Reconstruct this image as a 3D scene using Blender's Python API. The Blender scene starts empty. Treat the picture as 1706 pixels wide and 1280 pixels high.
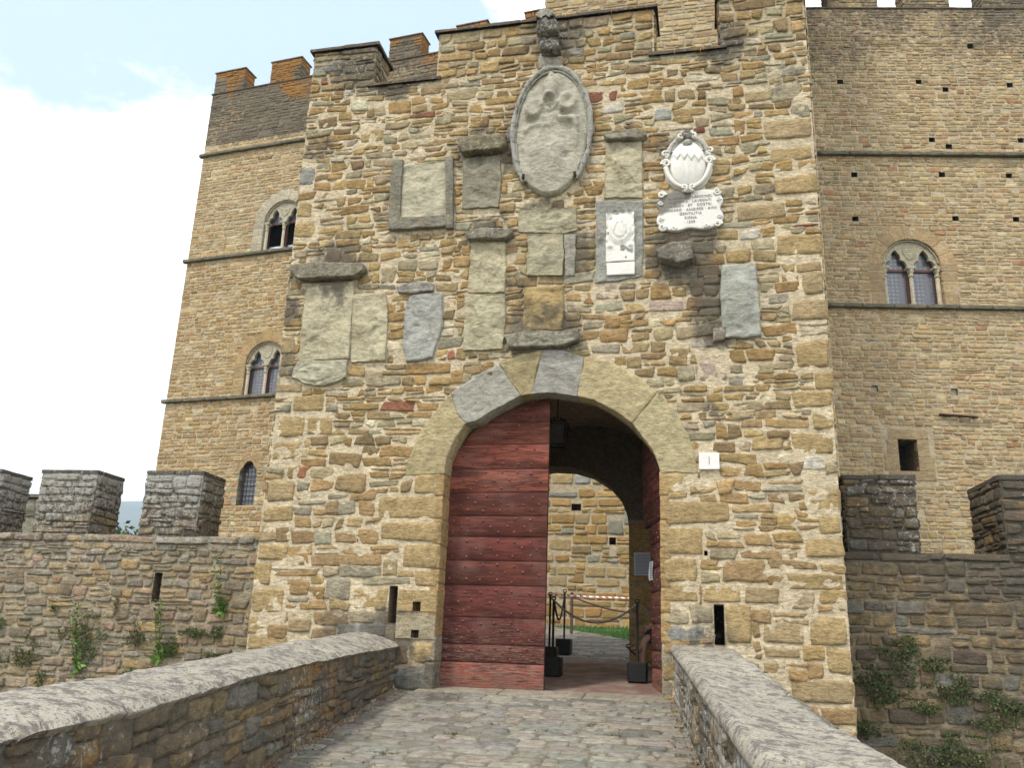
import bpy, math, random
import numpy as np
from mathutils import Vector, geometry
R_ = math.radians
random.seed(7)
rng = np.random.default_rng(11)
scene = bpy.context.scene
col = scene.collection

# ------------------------------------------------------------------ camera
F0, PSI, TH, RO = 1455.0, R_(13.05), R_(16.45), R_(2.07)
CAM = np.array([1.935, -10.60, 0.595])
FW = np.array([-math.sin(PSI)*math.cos(TH), math.cos(PSI)*math.cos(TH), math.sin(TH)])
R0 = np.array([math.cos(PSI), math.sin(PSI), 0.0]); U0 = np.cross(R0, FW)
RT = R0*math.cos(RO)+U0*math.sin(RO); UP = U0*math.cos(RO)-R0*math.sin(RO)
cd = bpy.data.cameras.new('camera'); cam = bpy.data.objects.new('camera', cd); col.objects.link(cam)
from mathutils import Matrix
cam.matrix_world = Matrix(((RT[0], UP[0], -FW[0], CAM[0]), (RT[1], UP[1], -FW[1], CAM[1]), (RT[2], UP[2], -FW[2], CAM[2]), (0, 0, 0, 1)))
cd.sensor_width = 36; cd.lens = 36*F0/1706; cd.clip_start = .05; cd.clip_end = 20000
scene.camera = cam
scene.render.resolution_x = 1024; scene.render.resolution_y = 769

# ------------------------------------------------------------------ sky and sun
SUN_EL, SUN_AZ = 58, 214      # azimuth of the sun measured clockwise from +Y
w = bpy.data.worlds.new("World"); scene.world = w; w.use_nodes = True
nt = w.node_tree; N = nt.nodes; L = nt.links; N.clear()
def wn(t, **k):
    n = N.new(t)
    for a, b in k.items(): setattr(n, a, b)
    return n
sky = wn('ShaderNodeTexSky', sky_type='NISHITA', sun_disc=False, sun_elevation=R_(SUN_EL), sun_rotation=R_(SUN_AZ))
sky.air_density = 1.0; sky.dust_density = 2.0; sky.ozone_density = 1.5
tc = wn('ShaderNodeTexCoord'); sep = wn('ShaderNodeSeparateXYZ'); L.new(tc.outputs['Generated'], sep.inputs[0])
mp = wn('ShaderNodeMapping'); mp.inputs['Scale'].default_value = (1, 1, 1.9); mp.inputs['Location'].default_value = (.35, .1, .2); L.new(tc.outputs['Generated'], mp.inputs[0])
no = wn('ShaderNodeTexNoise'); no.inputs['Scale'].default_value = 2.6; no.inputs['Detail'].default_value = 9; no.inputs['Roughness'].default_value = .60; L.new(mp.outputs[0], no.inputs['Vector'])
def wm(op, a, b=None):
    n = wn('ShaderNodeMath', operation=op)
    for i, x in enumerate((a, b)):
        if x is None: continue
        if isinstance(x, (int, float)): n.inputs[i].default_value = x
        else: L.new(x, n.inputs[i])
    return n.outputs[0]
# cloud cover grows towards the horizon and away to the right of the castle
el = wm('MULTIPLY', wm('SUBTRACT', .565, sep.outputs[2]), 2.6)
xx = wm('MULTIPLY', wm('ADD', sep.outputs[0], .45), .75)
s0 = wm('ADD', wm('ADD', wm('MULTIPLY', wm('SUBTRACT', no.outputs[0], .5), 2.6), el), xx)
cr = wn('ShaderNodeMapRange'); cr.interpolation_type = 'SMOOTHERSTEP'; cr.inputs[1].default_value = -.10; cr.inputs[2].default_value = .22; L.new(s0, cr.inputs[0])
bg1 = wn('ShaderNodeBackground'); bg1.inputs[1].default_value = .15
hz = wn('ShaderNodeMixRGB'); hz.inputs[0].default_value = .5; hz.inputs[2].default_value = (5.6, 7.0, 8.9, 1); L.new(sky.outputs[0], hz.inputs[1]); L.new(hz.outputs[0], bg1.inputs[0])
bg2 = wn('ShaderNodeBackground'); bg2.inputs[0].default_value = (.97, .985, 1.0, 1); bg2.inputs[1].default_value = 1.65
mx = wn('ShaderNodeMixShader'); L.new(cr.outputs[0], mx.inputs[0]); L.new(bg1.outputs[0], mx.inputs[1]); L.new(bg2.outputs[0], mx.inputs[2])
wo = wn('ShaderNodeOutputWorld'); L.new(mx.outputs[0], wo.inputs[0])
sd = bpy.data.lights.new('sun', 'SUN'); sd.energy = 2.3; sd.angle = R_(8); sd.color = (1, .93, .80)
sun = bpy.data.objects.new('sun', sd); col.objects.link(sun)
sv = Vector((math.sin(R_(SUN_AZ))*math.cos(R_(SUN_EL)), math.cos(R_(SUN_AZ))*math.cos(R_(SUN_EL)), math.sin(R_(SUN_EL))))
sun.rotation_euler = sv.to_track_quat('Z', 'Y').to_euler()
vs = scene.view_settings; vs.view_transform = 'Standard'; vs.look = 'None'; vs.exposure = 0.50; vs.gamma = 1

# ------------------------------------------------------------------ numeric helpers
def hash3(i, j, k, s):
    h = (i.astype(np.int64)*374761393 + j.astype(np.int64)*668265263 + k.astype(np.int64)*2147483647 + s*974634777) & 0xffffffff
    h = ((h ^ (h >> 13))*1274126177) & 0xffffffff
    h = ((h ^ (h >> 16))*2246822519) & 0xffffffff
    return ((h ^ (h >> 15)) & 0xffffff)/float(0xffffff)*2-1
def vn(p, s=0):
    p = np.asarray(p, float); i = np.floor(p); f = p-i; f = f*f*(3-2*f); i = i.astype(np.int64)
    x, y, z = i[..., 0], i[..., 1], i[..., 2]; r = 0
    for a in (0, 1):
        for b in (0, 1):
            for c in (0, 1):
                wgt = (f[..., 0] if a else 1-f[..., 0])*(f[..., 1] if b else 1-f[..., 1])*(f[..., 2] if c else 1-f[..., 2])
                r = r+wgt*hash3(x+a, y+b, z+c, s)
    return r
def fbm(p, o=3, s=0):
    r = 0; a = 1.0; t = 0
    for k in range(o): r = r+a*vn(np.asarray(p)*2**k, s+k*7); t += a; a *= .5
    return r/t
def lin(h):   # sRGB hex -> linear
    c = [int(h[i:i+2], 16)/255 for i in (0, 2, 4)]
    return np.array([x/12.92 if x < .04045 else ((x+.055)/1.055)**2.4 for x in c])
def ray(x, y): return FW+RT*(x-853)/F0+UP*(640-y)/F0

class Fr:
    """a working surface: origin, two axes in it, and its outward normal"""
    def __init__(s, o, eu, ev, n, bend=None):
        s.o = np.array(o, float); s.eu = np.array(eu, float); s.ev = np.array(ev, float); s.n = np.array(n, float); s.bend = bend
    def pt(s, u, v, h=0.0):
        u, v, h = np.broadcast_arrays(np.asarray(u, float), np.asarray(v, float), np.asarray(h, float))
        if s.bend is not None: v = s.bend(u, v)
        return s.o+u[..., None]*s.eu+v[..., None]*s.ev+h[..., None]*s.n
    def px(s, x, y):
        d = ray(x, y); t = np.dot(s.o-CAM, s.n)/np.dot(d, s.n); q = CAM+t*d-s.o
        return float(np.dot(q, s.eu)/np.dot(s.eu, s.eu)), float(np.dot(q, s.ev))
    def pxs(s, pts): return [s.px(*p) for p in pts]
    def side(s, u, v, h, right=True):   # the face turning the corner at u
        return Fr(s.pt(u, v, h), -s.n, s.ev, s.eu) if right else Fr(s.pt(u, v, h), s.n, s.ev, -s.eu)
    def shift(s, u=0, v=0, h=0): return Fr(s.pt(u, v, h), s.eu, s.ev, s.n)
def wallframe(P, ang):
    a = R_(ang); return Fr(P, (math.cos(a), math.sin(a), 0), (0, 0, 1), (math.sin(a), -math.cos(a), 0))

class Buf:
    def __init__(s): s.v = []; s.c = []; s.w = []; s.f = []; s.n = 0
    def add(s, v, faces, c, wear=(0, 0, 0), mat=0, smooth=True):
        v = np.asarray(v, float).reshape(-1, 3); m = len(v)
        s.v.append(v); s.c.append(np.broadcast_to(np.asarray(c, float), (m, 3))); s.w.append(np.broadcast_to(np.asarray(wear, float), (m, 3)))
        if isinstance(faces, np.ndarray): s.f.append((faces+s.n, mat, smooth))
        else:
            by = {}
            for f in faces: by.setdefault(len(f), []).append(f)
            for k, fs in by.items(): s.f.append((np.array(fs)+s.n, mat, smooth))
        s.n += m
    def box(s, fr, u0, u1, v0, v1, h0, h1, c, wear=(0, 0, 0), mat=0, bev=0.0):
        if bev <= 0:
            P = [fr.pt(u, v, h) for h in (h0, h1) for v in (v0, v1) for u in (u0, u1)]
            F = [(0, 2, 3, 1), (4, 5, 7, 6), (0, 1, 5, 4), (2, 6, 7, 3), (0, 4, 6, 2), (1, 3, 7, 5)]
            s.add(P, F, c, wear, mat, False); return
        P = []; b = bev
        for (du, dv, dh) in ((b, b, 0), (b, 0, b), (0, b, b)):
            for h in (0, 1):
                for v in (0, 1):
                    for u in (0, 1):
                        P.append(fr.pt((u0+du, u1-du)[u], (v0+dv, v1-dv)[v], (h0+dh, h1-dh)[h]))
        i = lambda t, u, v, h: t*8+h*4+v*2+u
        F = []
        for h in (0, 1): F.append([i(0, 0, 0, h), i(0, 1, 0, h), i(0, 1, 1, h), i(0, 0, 1, h)])
        for v in (0, 1): F.append([i(1, 0, v, 0), i(1, 1, v, 0), i(1, 1, v, 1), i(1, 0, v, 1)])
        for u in (0, 1): F.append([i(2, u, 0, 0), i(2, u, 1, 0), i(2, u, 1, 1), i(2, u, 0, 1)])
        for v in (0, 1):
            for h in (0, 1): F.append([i(0, 0, v, h), i(0, 1, v, h), i(1, 1, v, h), i(1, 0, v, h)])
        for u in (0, 1):
            for h in (0, 1): F.append([i(0, u, 0, h), i(0, u, 1, h), i(2, u, 1, h), i(2, u, 0, h)])
        for u in (0, 1):
            for v in (0, 1): F.append([i(1, u, v, 0), i(1, u, v, 1), i(2, u, v, 1), i(2, u, v, 0)])
        for u in (0, 1):
            for v in (0, 1):
                for h in (0, 1): F.append([i(0, u, v, h), i(1, u, v, h), i(2, u, v, h)])
        s.add(P, F, c, wear, mat, False)
    def tube(s, pts, r, c, seg=8, closed=False, wear=(0, 0, 0), mat=0, jit=0, cap=True):
        pts = np.asarray(pts, float); n = len(pts); r = np.broadcast_to(np.asarray(r, float), (n,))
        T = np.roll(pts, -1, 0)-np.roll(pts, 1, 0)
        if not closed: T[0] = pts[1]-pts[0]; T[-1] = pts[-1]-pts[-2]
        T /= np.linalg.norm(T, axis=1)[:, None]+1e-9
        A = np.cross(T, (0.02, 1, 0.03)); bad = np.linalg.norm(A, axis=1) < .2; A[bad] = np.cross(T[bad], (1, 0, 0)); A /= np.linalg.norm(A, axis=1)[:, None]
        B = np.cross(T, A); th = np.arange(seg)/seg*2*math.pi
        P = pts[:, None]+r[:, None, None]*(np.cos(th)[None, :, None]*A[:, None]+np.sin(th)[None, :, None]*B[:, None])
        if jit: P = P+jit*fbm(P*14, 2, 3)[..., None]*(P-pts[:, None])/(r[:, None, None])
        F = []; m = n if closed else n-1
        for i in range(m):
            for j in range(seg):
                F.append((i*seg+j, i*seg+(j+1) % seg, ((i+1) % n)*seg+(j+1) % seg, ((i+1) % n)*seg+j))
        F = list(F)
        if cap and not closed: F += [tuple(range(seg)), tuple((n-1)*seg+j for j in range(seg))]
        s.add(P.reshape(-1, 3), F, c, wear, mat)
    def build(s, name, mats, parent=None, weld=False):
        V = np.concatenate(s.v)
        if parent is not None:
            o = parent; off = np.zeros(3)
            while o is not None: off = off+np.array(o.location); o = o.parent
            V = V-off
        me = bpy.data.meshes.new(name); me.vertices.add(len(V)); me.vertices.foreach_set('co', V.astype(np.float32).ravel())
        LV = []; LS = []; LT = []; MI = []; SM = []; k = 0
        for f, m, sm in s.f:
            n, d = f.shape; LV.append(f.ravel()); LS.append(k+np.arange(n)*d); LT.append(np.full(n, d)); MI.append(np.full(n, m)); SM.append(np.full(n, sm)); k += n*d
        LV = np.concatenate(LV).astype(np.int32); me.loops.add(len(LV)); me.loops.foreach_set('vertex_index', LV)
        LS = np.concatenate(LS).astype(np.int32); me.polygons.add(len(LS)); me.polygons.foreach_set('loop_start', LS)
        me.polygons.foreach_set('loop_total', np.concatenate(LT).astype(np.int32))
        me.polygons.foreach_set('material_index', np.concatenate(MI).astype(np.int32))
        me.polygons.foreach_set('use_smooth', np.concatenate(SM))
        for nm, arr in (('Col', s.c), ('Wear', s.w)):
            a = me.attributes.new(nm, 'FLOAT_COLOR', 'POINT'); C = np.ones((len(V), 4), np.float32); C[:, :3] = np.clip(np.concatenate(arr), 0, 1); a.data.foreach_set('color', C.ravel())
        for m in (mats if isinstance(mats, (list, tuple)) else [mats]): me.materials.append(m)
        me.update(calc_edges=True); me.validate()
        ob = bpy.data.objects.new(name, me); col.objects.link(ob)
        if parent is not None: ob.parent = parent
        return ob
def fixn(ob):
    import bmesh
    bm = bmesh.new(); bm.from_mesh(ob.data); bmesh.ops.recalc_face_normals(bm, faces=bm.faces); bm.to_mesh(ob.data); bm.free(); return ob

def tag(o, label=None, cat=None, group=None, kind=None):
    if label: o['label'] = label
    if cat: o['category'] = cat
    if group: o['group'] = group
    if kind: o['kind'] = kind
    return o
def thing(name, label, cat, loc=(0, 0, 0), group=None):
    o = bpy.data.objects.new(name, None); col.objects.link(o); o.location = loc; o.empty_display_size = .2
    return tag(o, label, cat, group)
def copy_tree(o, parent=None):
    c = o.copy(); col.objects.link(c); c.parent = parent
    for ch in list(o.children): copy_tree(ch, c)
    return c

# ------------------------------------------------------------------ materials
def mat(name):
    m = bpy.data.materials.new(name); m.use_nodes = True; t = m.node_tree; b = t.nodes['Principled BSDF']; return m, t, b
class NB:
    def __init__(s, t): s.t = t
    def new(s, ty, **k):
        n = s.t.nodes.new(ty)
        for a, b in k.items(): setattr(n, a, b)
        return n
    def put(s, sock, x):
        if isinstance(x, (int, float)): sock.default_value = x
        elif isinstance(x, (tuple, list)): sock.default_value = tuple(x)+((1,) if len(x) == 3 and sock.type == 'RGBA' else ())
        else: s.t.links.new(x, sock)
    def math(s, op, a, b=0.0, c=None, clamp=False):
        n = s.new('ShaderNodeMath', operation=op, use_clamp=clamp); s.put(n.inputs[0], a); s.put(n.inputs[1], b)
        if c is not None: s.put(n.inputs[2], c)
        return n.outputs[0]
    def noise(s, vec, sc, det=4, ro=.55, dist=0):
        n = s.new('ShaderNodeTexNoise'); s.put(n.inputs['Vector'], vec); n.inputs['Scale'].default_value = sc; n.inputs['Detail'].default_value = det; n.inputs['Roughness'].default_value = ro; n.inputs['Distortion'].default_value = dist; return n.outputs[0]
    def ramp(s, x, a, b, lo=0.0, hi=1.0):
        n = s.new('ShaderNodeMapRange', interpolation_type='SMOOTHSTEP'); s.put(n.inputs[0], x); n.inputs[1].default_value = a; n.inputs[2].default_value = b; n.inputs[3].default_value = lo; n.inputs[4].default_value = hi; return n.outputs[0]
    def mix(s, f, a, b, mode='MIX'):
        n = s.new('ShaderNodeMixRGB', blend_type=mode); s.put(n.inputs[0], f); s.put(n.inputs[1], a); s.put(n.inputs[2], b); return n.outputs[0]
    def pos(s, scale=None):
        g = s.new('ShaderNodeNewGeometry').outputs['Position']
        if scale is None: return g
        m = s.new('ShaderNodeMapping'); s.put(m.inputs[0], g); m.inputs['Scale'].default_value = scale; return m.outputs[0]
    def attr(s, n): return s.new('ShaderNodeAttribute', attribute_name=n)
    def bump(s, h, strength=.5, dist=.01, normal=None):
        n = s.new('ShaderNodeBump'); n.inputs['Strength'].default_value = strength; n.inputs['Distance'].default_value = dist; s.put(n.inputs['Height'], h)
        if normal is not None: s.put(n.inputs['Normal'], normal)
        return n.outputs[0]

def stone_mat(name, fine=38, bump=.9, var=.34, lich=1.0, bdist=.012, white=(.52, .50, .45), strat=1.0, bleed=1.0):
    m, t, b = mat(name); q = NB(t); p = q.pos(); C = q.attr('Col').outputs['Color']; W = q.attr('Wear')
    sp = q.new('ShaderNodeSeparateColor'); q.put(sp.inputs[0], W.outputs['Color'])
    n1 = q.noise(p, fine, 5, .65); n2 = q.noise(p, fine*.23, 4, .6); n3 = q.noise(p, fine*3.2, 3, .7)
    f = q.math('ADD', q.math('ADD', q.math('MULTIPLY', q.math('SUBTRACT', n1, .5), var*2.2), q.math('MULTIPLY', q.math('SUBTRACT', n2, .5), var*2.4)), 1.0)
    g = q.new('ShaderNodeCombineColor'); 
    for i in range(3): q.put(g.inputs[i], f)
    c = q.mix(1.0, C, g.outputs[0], 'MULTIPLY')
    n4 = q.noise(q.pos((1, 1, 2.3)), fine*.36, 7, .68, .4)
    c = q.mix(strat, c, q.mix(1.0, c, q.mix(q.ramp(n4, .30, .66), (.66, .62, .56), (1.16, 1.14, 1.10)), 'MULTIPLY'))
    # rusty iron bleed in the sandstone
    c = q.mix(q.ramp(q.noise(p, 3.1, 4, .6), .56, .75, 0, .30*bleed), c, (.30, .18, .075))
    # pits and dark flecks
    c = q.mix(q.ramp(n3, .60, .70, 0, .42*strat), c, q.mix(.5, c, (.06, .045, .03)))
    c = q.mix(q.ramp(q.noise(p, fine*.8, 3, .6), .60, .72, 0, .35), c, (.42, .36, .25))
    c = q.mix(q.ramp(q.noise(p, 5.7, 4, .6), .60, .74, 0, .30*bleed), c, (.30, .29, .25))
    # grime
    gn = q.noise(p, 7.5, 6, .7)
    gf = q.math('MULTIPLY', q.ramp(q.math('ADD', gn, q.math('MULTIPLY', q.math('SUBTRACT', sp.outputs[0], .5), 1.1)), .38, .72), .82)
    c = q.mix(gf, c, q.mix(q.noise(p, 30, 3), (.050, .045, .038), (.13, .115, .09)))
    # orange and pale lichens
    of = q.math('MULTIPLY', q.ramp(q.math('ADD', q.noise(p, 9, 6, .7), q.math('MULTIPLY', q.math('SUBTRACT', sp.outputs[2], .5), .9)), .42, .62), .85)
    c = q.mix(of, c, q.mix(n1, (.20, .085, .015), (.36, .19, .05)))
    lf = q.ramp(q.math('ADD', q.noise(p, 17, 6, .75, .6), q.math('MULTIPLY', q.math('SUBTRACT', sp.outputs[1], .5), .55)), .55, .63)
    c = q.mix(q.math('MULTIPLY', lf, .85*lich), c, q.mix(n1, (.24, .24, .215), white))
    q.put(b.inputs['Base Color'], c); b.inputs['Roughness'].default_value = .93
    b.inputs['Specular IOR Level'].default_value = .22
    hh = q.math('ADD', q.math('ADD', q.math('MULTIPLY', n1, .9), q.math('MULTIPLY', n2, 1.5)), q.math('MULTIPLY', n3, .40))
    hh = q.math('ADD', hh, q.math('MULTIPLY', n4, 2.2*strat))
    hh = q.math('ADD', hh, q.math('MULTIPLY', lf, .12))
    q.put(b.inputs['Normal'], q.bump(hh, bump, bdist)); return m
STONE = stone_mat('rubble_stone')
SLAB = stone_mat('eroded_sandstone', fine=26, bump=1.0, var=.24, bdist=.015, strat=.8)
MARBLE = stone_mat('white_marble', fine=30, bump=.35, var=.10, bdist=.004, strat=.08, bleed=.2, lich=.35)
FARST = stone_mat('castle_stone', fine=22, bump=.6, var=.26, bdist=.016, strat=.7)
def cope_mat():
    m, t, b = mat('coping_stone'); q = NB(t); p = q.pos((1, 1, 1)); C = q.attr('Col').outputs['Color']
    a = q.noise(p, 8, 7, .72, .1); d = q.noise(p, 23, 6, .72, .1); e = q.noise(p, 46, 4, .7); g = q.noise(p, 2.2, 4, .6)
    c = q.mix(q.ramp(a, .47, .56, 0, .9), C, (.15, .13, .115)); c = q.mix(q.ramp(d, .51, .56, 0, .85), c, (.45, .42, .35)); c = q.mix(q.ramp(e, .53, .60, 0, .75), c, (.095, .082, .072))
    c = q.mix(q.math('MULTIPLY', q.ramp(q.noise(p, 11, 5, .7), .60, .68), .7), c, (.30, .25, .13)); c = q.mix(q.ramp(g, .55, .75, 0, .5), c, (.36, .34, .29))
    q.put(b.inputs['Base Color'], c); b.inputs['Roughness'].default_value = .93; b.inputs['Specular IOR Level'].default_value = .2
    q.put(b.inputs['Normal'], q.bump(q.math('ADD', q.math('ADD', a, d), e), .9, .014)); return m
COPE = cope_mat()
PAVE = stone_mat('paving_stone', fine=34, bump=.7, var=.22, bdist=.008)
def simple(name, c, rough=.6, metal=0, spec=.4, nz=0, sc=30, bump=0, scale=None, c2=None):
    m, t, b = mat(name); q = NB(t); p = q.pos(scale)
    if nz or c2: q.put(b.inputs['Base Color'], q.mix(q.ramp(q.noise(p, sc, 5, .6), .35, .65), tuple(c), tuple(c2) if c2 else tuple(x*(1-nz) for x in c)))
    else: b.inputs['Base Color'].default_value = (*c, 1)
    b.inputs['Roughness'].default_value = rough; b.inputs['Metallic'].default_value = metal; b.inputs['Specular IOR Level'].default_value = spec
    if bump: q.put(b.inputs['Normal'], q.bump(q.noise(p, sc, 5, .6), bump, .01))
    return m
IRON = simple('black_iron', (.006, .006, .007), .5, .0, spec=.25, c2=(.016, .015, .014))
RUST = simple('rusty_iron', (.07, .035, .02), .8, .2, c2=(.03, .02, .015), sc=12)
ROPE = simple('rope', (.20, .155, .12), .9, nz=.4, sc=90, bump=.5)
DARK = simple('dark_interior', (.012, .010, .009), .9, spec=.05)
def wood_mat():
    m, t, b = mat('red_painted_wood'); q = NB(t); C = q.attr('Col').outputs['Color']; W = q.attr('Wear')
    sp = q.new('ShaderNodeSeparateColor'); q.put(sp.inputs[0], W.outputs['Color'])
    pl = q.pos((1.0, 1.0, 9.0)); ps = q.pos((1.3, 1.3, 26.0)); p = q.pos()
    n1 = q.noise(ps, 3.2, 6, .65, .15); n2 = q.noise(pl, 1.7, 5, .6, .4); n3 = q.noise(q.pos((3, 3, 60)), 3, 5, .7)
    c = q.mix(q.ramp(n2, .40, .58, .0, .78), C, (.058, .019, .014))
    c = q.mix(q.ramp(n1, .46, .60, 0, .75), c, (.036, .014, .011))
    c = q.mix(q.ramp(q.noise(p, 1.1, 3), .45, .7, 0, .35), c, (.23, .055, .028))
    wf = q.ramp(q.math('ADD', n3, q.math('MULTIPLY', sp.outputs[0], .34)), .68, .78)
    c = q.mix(q.math('MULTIPLY', wf, .8), c, (.24, .17, .13))
    c = q.mix(q.ramp(q.noise(p, 2.6, 5, .6), .45, .70, 0, .48), c, (.16, .082, .066))
    c = q.mix(q.math('MULTIPLY', q.ramp(q.noise(p, 24, 3, .6), .74, .77), .7), c, (.40, .34, .30))
    q.put(b.inputs['Base Color'], c); b.inputs['Roughness'].default_value = .75; b.inputs['Specular IOR Level'].default_value = .15
    q.put(b.inputs['Normal'], q.bump(q.math('ADD', n1, q.math('MULTIPLY', n3, .7)), .45, .006)); return m
WOOD = wood_mat()
def leaf_mat(name, a, b_):
    m, t, b = mat(name); q = NB(t); C = q.attr('Col').outputs['Color']
    q.put(b.inputs['Base Color'], C); b.inputs['Roughness'].default_value = .6; b.inputs['Specular IOR Level'].default_value = .3
    b.inputs['Subsurface Weight'].default_value = 0.0
    return m
LEAF = leaf_mat('leaf', None, None)

# stone colours (albedo)
PAL_T = [((.31, .22, .115), 28), ((.36, .27, .15), 20), ((.285, .225, .14), 18), ((.22, .165, .105), 10), ((.30, .275, .215), 13), ((.285, .28, .245), 7), ((.35, .31, .225), 11), ((.32, .265, .205), 4), ((.25, .12, .08), 1.0), ((.52, .49, .42), 3)]
PAL_B = [((.36, .25, .125), 46), ((.39, .285, .15), 24), ((.30, .21, .11), 12), ((.30, .27, .20), 8), ((.29, .28, .245), 4)]
PAL_C = [((.375, .29, .185), 40), ((.42, .34, .23), 25), ((.33, .255, .17), 20), ((.36, .31, .23), 12), ((.34, .21, .13), 4), ((.44, .38, .28), 4)]
PAL_W = [((.30, .235, .145), 30), ((.27, .22, .155), 25), ((.25, .225, .175), 20), ((.34, .245, .13), 14), ((.21, .17, .12), 10), ((.33, .225, .16), 4)]
PAL_D = [((.145, .112, .072), 30), ((.10, .080, .056), 25), ((.20, .145, .078), 18), ((.14, .13, .11), 12), ((.26, .175, .085), 9)]
PAL_R = [((.225, .215, .19), 35), ((.26, .245, .21), 30), ((.19, .185, .165), 20), ((.27, .245, .20), 15)]
PAL_I = [((.36, .25, .12), 40), ((.33, .22, .10), 25), ((.30, .24, .15), 15), ((.27, .27, .25), 8), ((.40, .31, .18), 10)]
def pick(pal, n):
    w_ = np.array([x[1] for x in pal], float); c = np.array([x[0] for x in pal]); i = rng.choice(len(pal), n, p=w_/w_.sum())
    out = c[i]*(1+rng.normal(0, .10, (n, 1))); return out*(1+rng.normal(0, .018, (n, 3)))*(np.array((1.06, 1.01, .85)) if (pal is PAL_T or pal is PAL_C or pal is PAL_I or pal is PAL_B) else 1.0)

def xint(poly, z):
    xs = []
    n = len(poly)
    for i in range(n):
        (a, b), (c, d) = poly[i], poly[(i+1) % n]
        if (b <= z < d) or (d <= z < b): xs.append(a+(z-b)/(d-b)*(c-a))
    return (min(xs), max(xs)) if len(xs) >= 2 else None
def inpoly(poly, X, Y):
    r = np.zeros(X.shape, bool); n = len(poly)
    for i in range(n):
        (a, b), (c, d) = poly[i], poly[(i+1) % n]
        if b == d: continue
        k = ((b > Y) != (d > Y)) & (X < (c-a)*(Y-b)/(d-b)+a); r ^= k
    return r

def stones_layout(u0, u1, v0, v1, hgt, wid, soft, hard, ps, pj, semi=()):
    """courses of rubble; returns a list of rectangles"""
    out = []; v = v0; span = []
    while v < v1-.03:
        h = hgt(v)*random.uniform(.62, 1.42)
        if v1-(v+h) < h*.45: h = v1-v
        a, b = v, v+h
        iv = [(u0, u1)]
        ex = []
        for pl in soft:
            for z in (a+.35*h, a+.65*h):
                k = xint(pl, z)
                if k: ex.append(k)
        for pl in hard:
            ks = [xint(pl, z) for z in np.linspace(a+.004, b-.004, 7)]
            ks = [k for k in ks if k]
            if ks: ex.append((min(k[0] for k in ks)-.004, max(k[1] for k in ks)+.004))
        for pl in semi:
            if min(pl[2][1], b)-max(pl[0][1], a) > .30*h: ex.append((pl[0][0], pl[1][0]))
        nsp = []
        for (s0_, s1_, t0, t1) in span:
            if t1 > a+.01: ex.append((s0_, s1_))
            if t1 > b+.01: nsp.append((s0_, s1_, t0, t1))
        span = nsp
        for e0, e1 in ex:
            nv = []
            for i0, i1 in iv:
                if e1 <= i0 or e0 >= i1: nv.append((i0, i1)); continue
                if e0 > i0: nv.append((i0, e0))
                if e1 < i1: nv.append((e1, i1))
            iv = nv
        hn = hgt(b)
        for i0, i1 in iv:
            x = i0
            while x < i1-.025:
                ww = wid(a)*math.exp(random.gauss(0, .38))
                ww = max(ww, h*.55)
                if i1-(x+ww) < wid(a)*.45: ww = i1-x
                xe = x+ww
                r = random.random()
                if r < pj and ww < .55 and ww > h*.8 and i0+.02 < x and xe < i1-.02 and b+hn*.6 < v1:
                    tt = b+hn*random.uniform(.35, .75)
                    bad = False
                    for pl in soft+hard+list(semi):
                        for z in (b, tt):
                            k = xint(pl, z)
                            if k and k[0] < xe+.02 and k[1] > x-.02: bad = True
                    if not bad:
                        out.append((x, xe, a, tt)); span.append((x, xe, b, tt)); x = xe; continue
                if r < pj+ps and h > .085:
                    m = a+h*random.uniform(.3, .7)
                    if ww > .3 and random.random() < .5:
                        k = x+ww*random.uniform(.35, .65); out += [(x, k, a, m), (k, xe, a, m), (x, xe, m, b)]
                    else: out += [(x, xe, a, m), (x, xe, m, b)]
                else: out.append((x, xe, a, b))
                x = xe
        v = b
    return out

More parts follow.
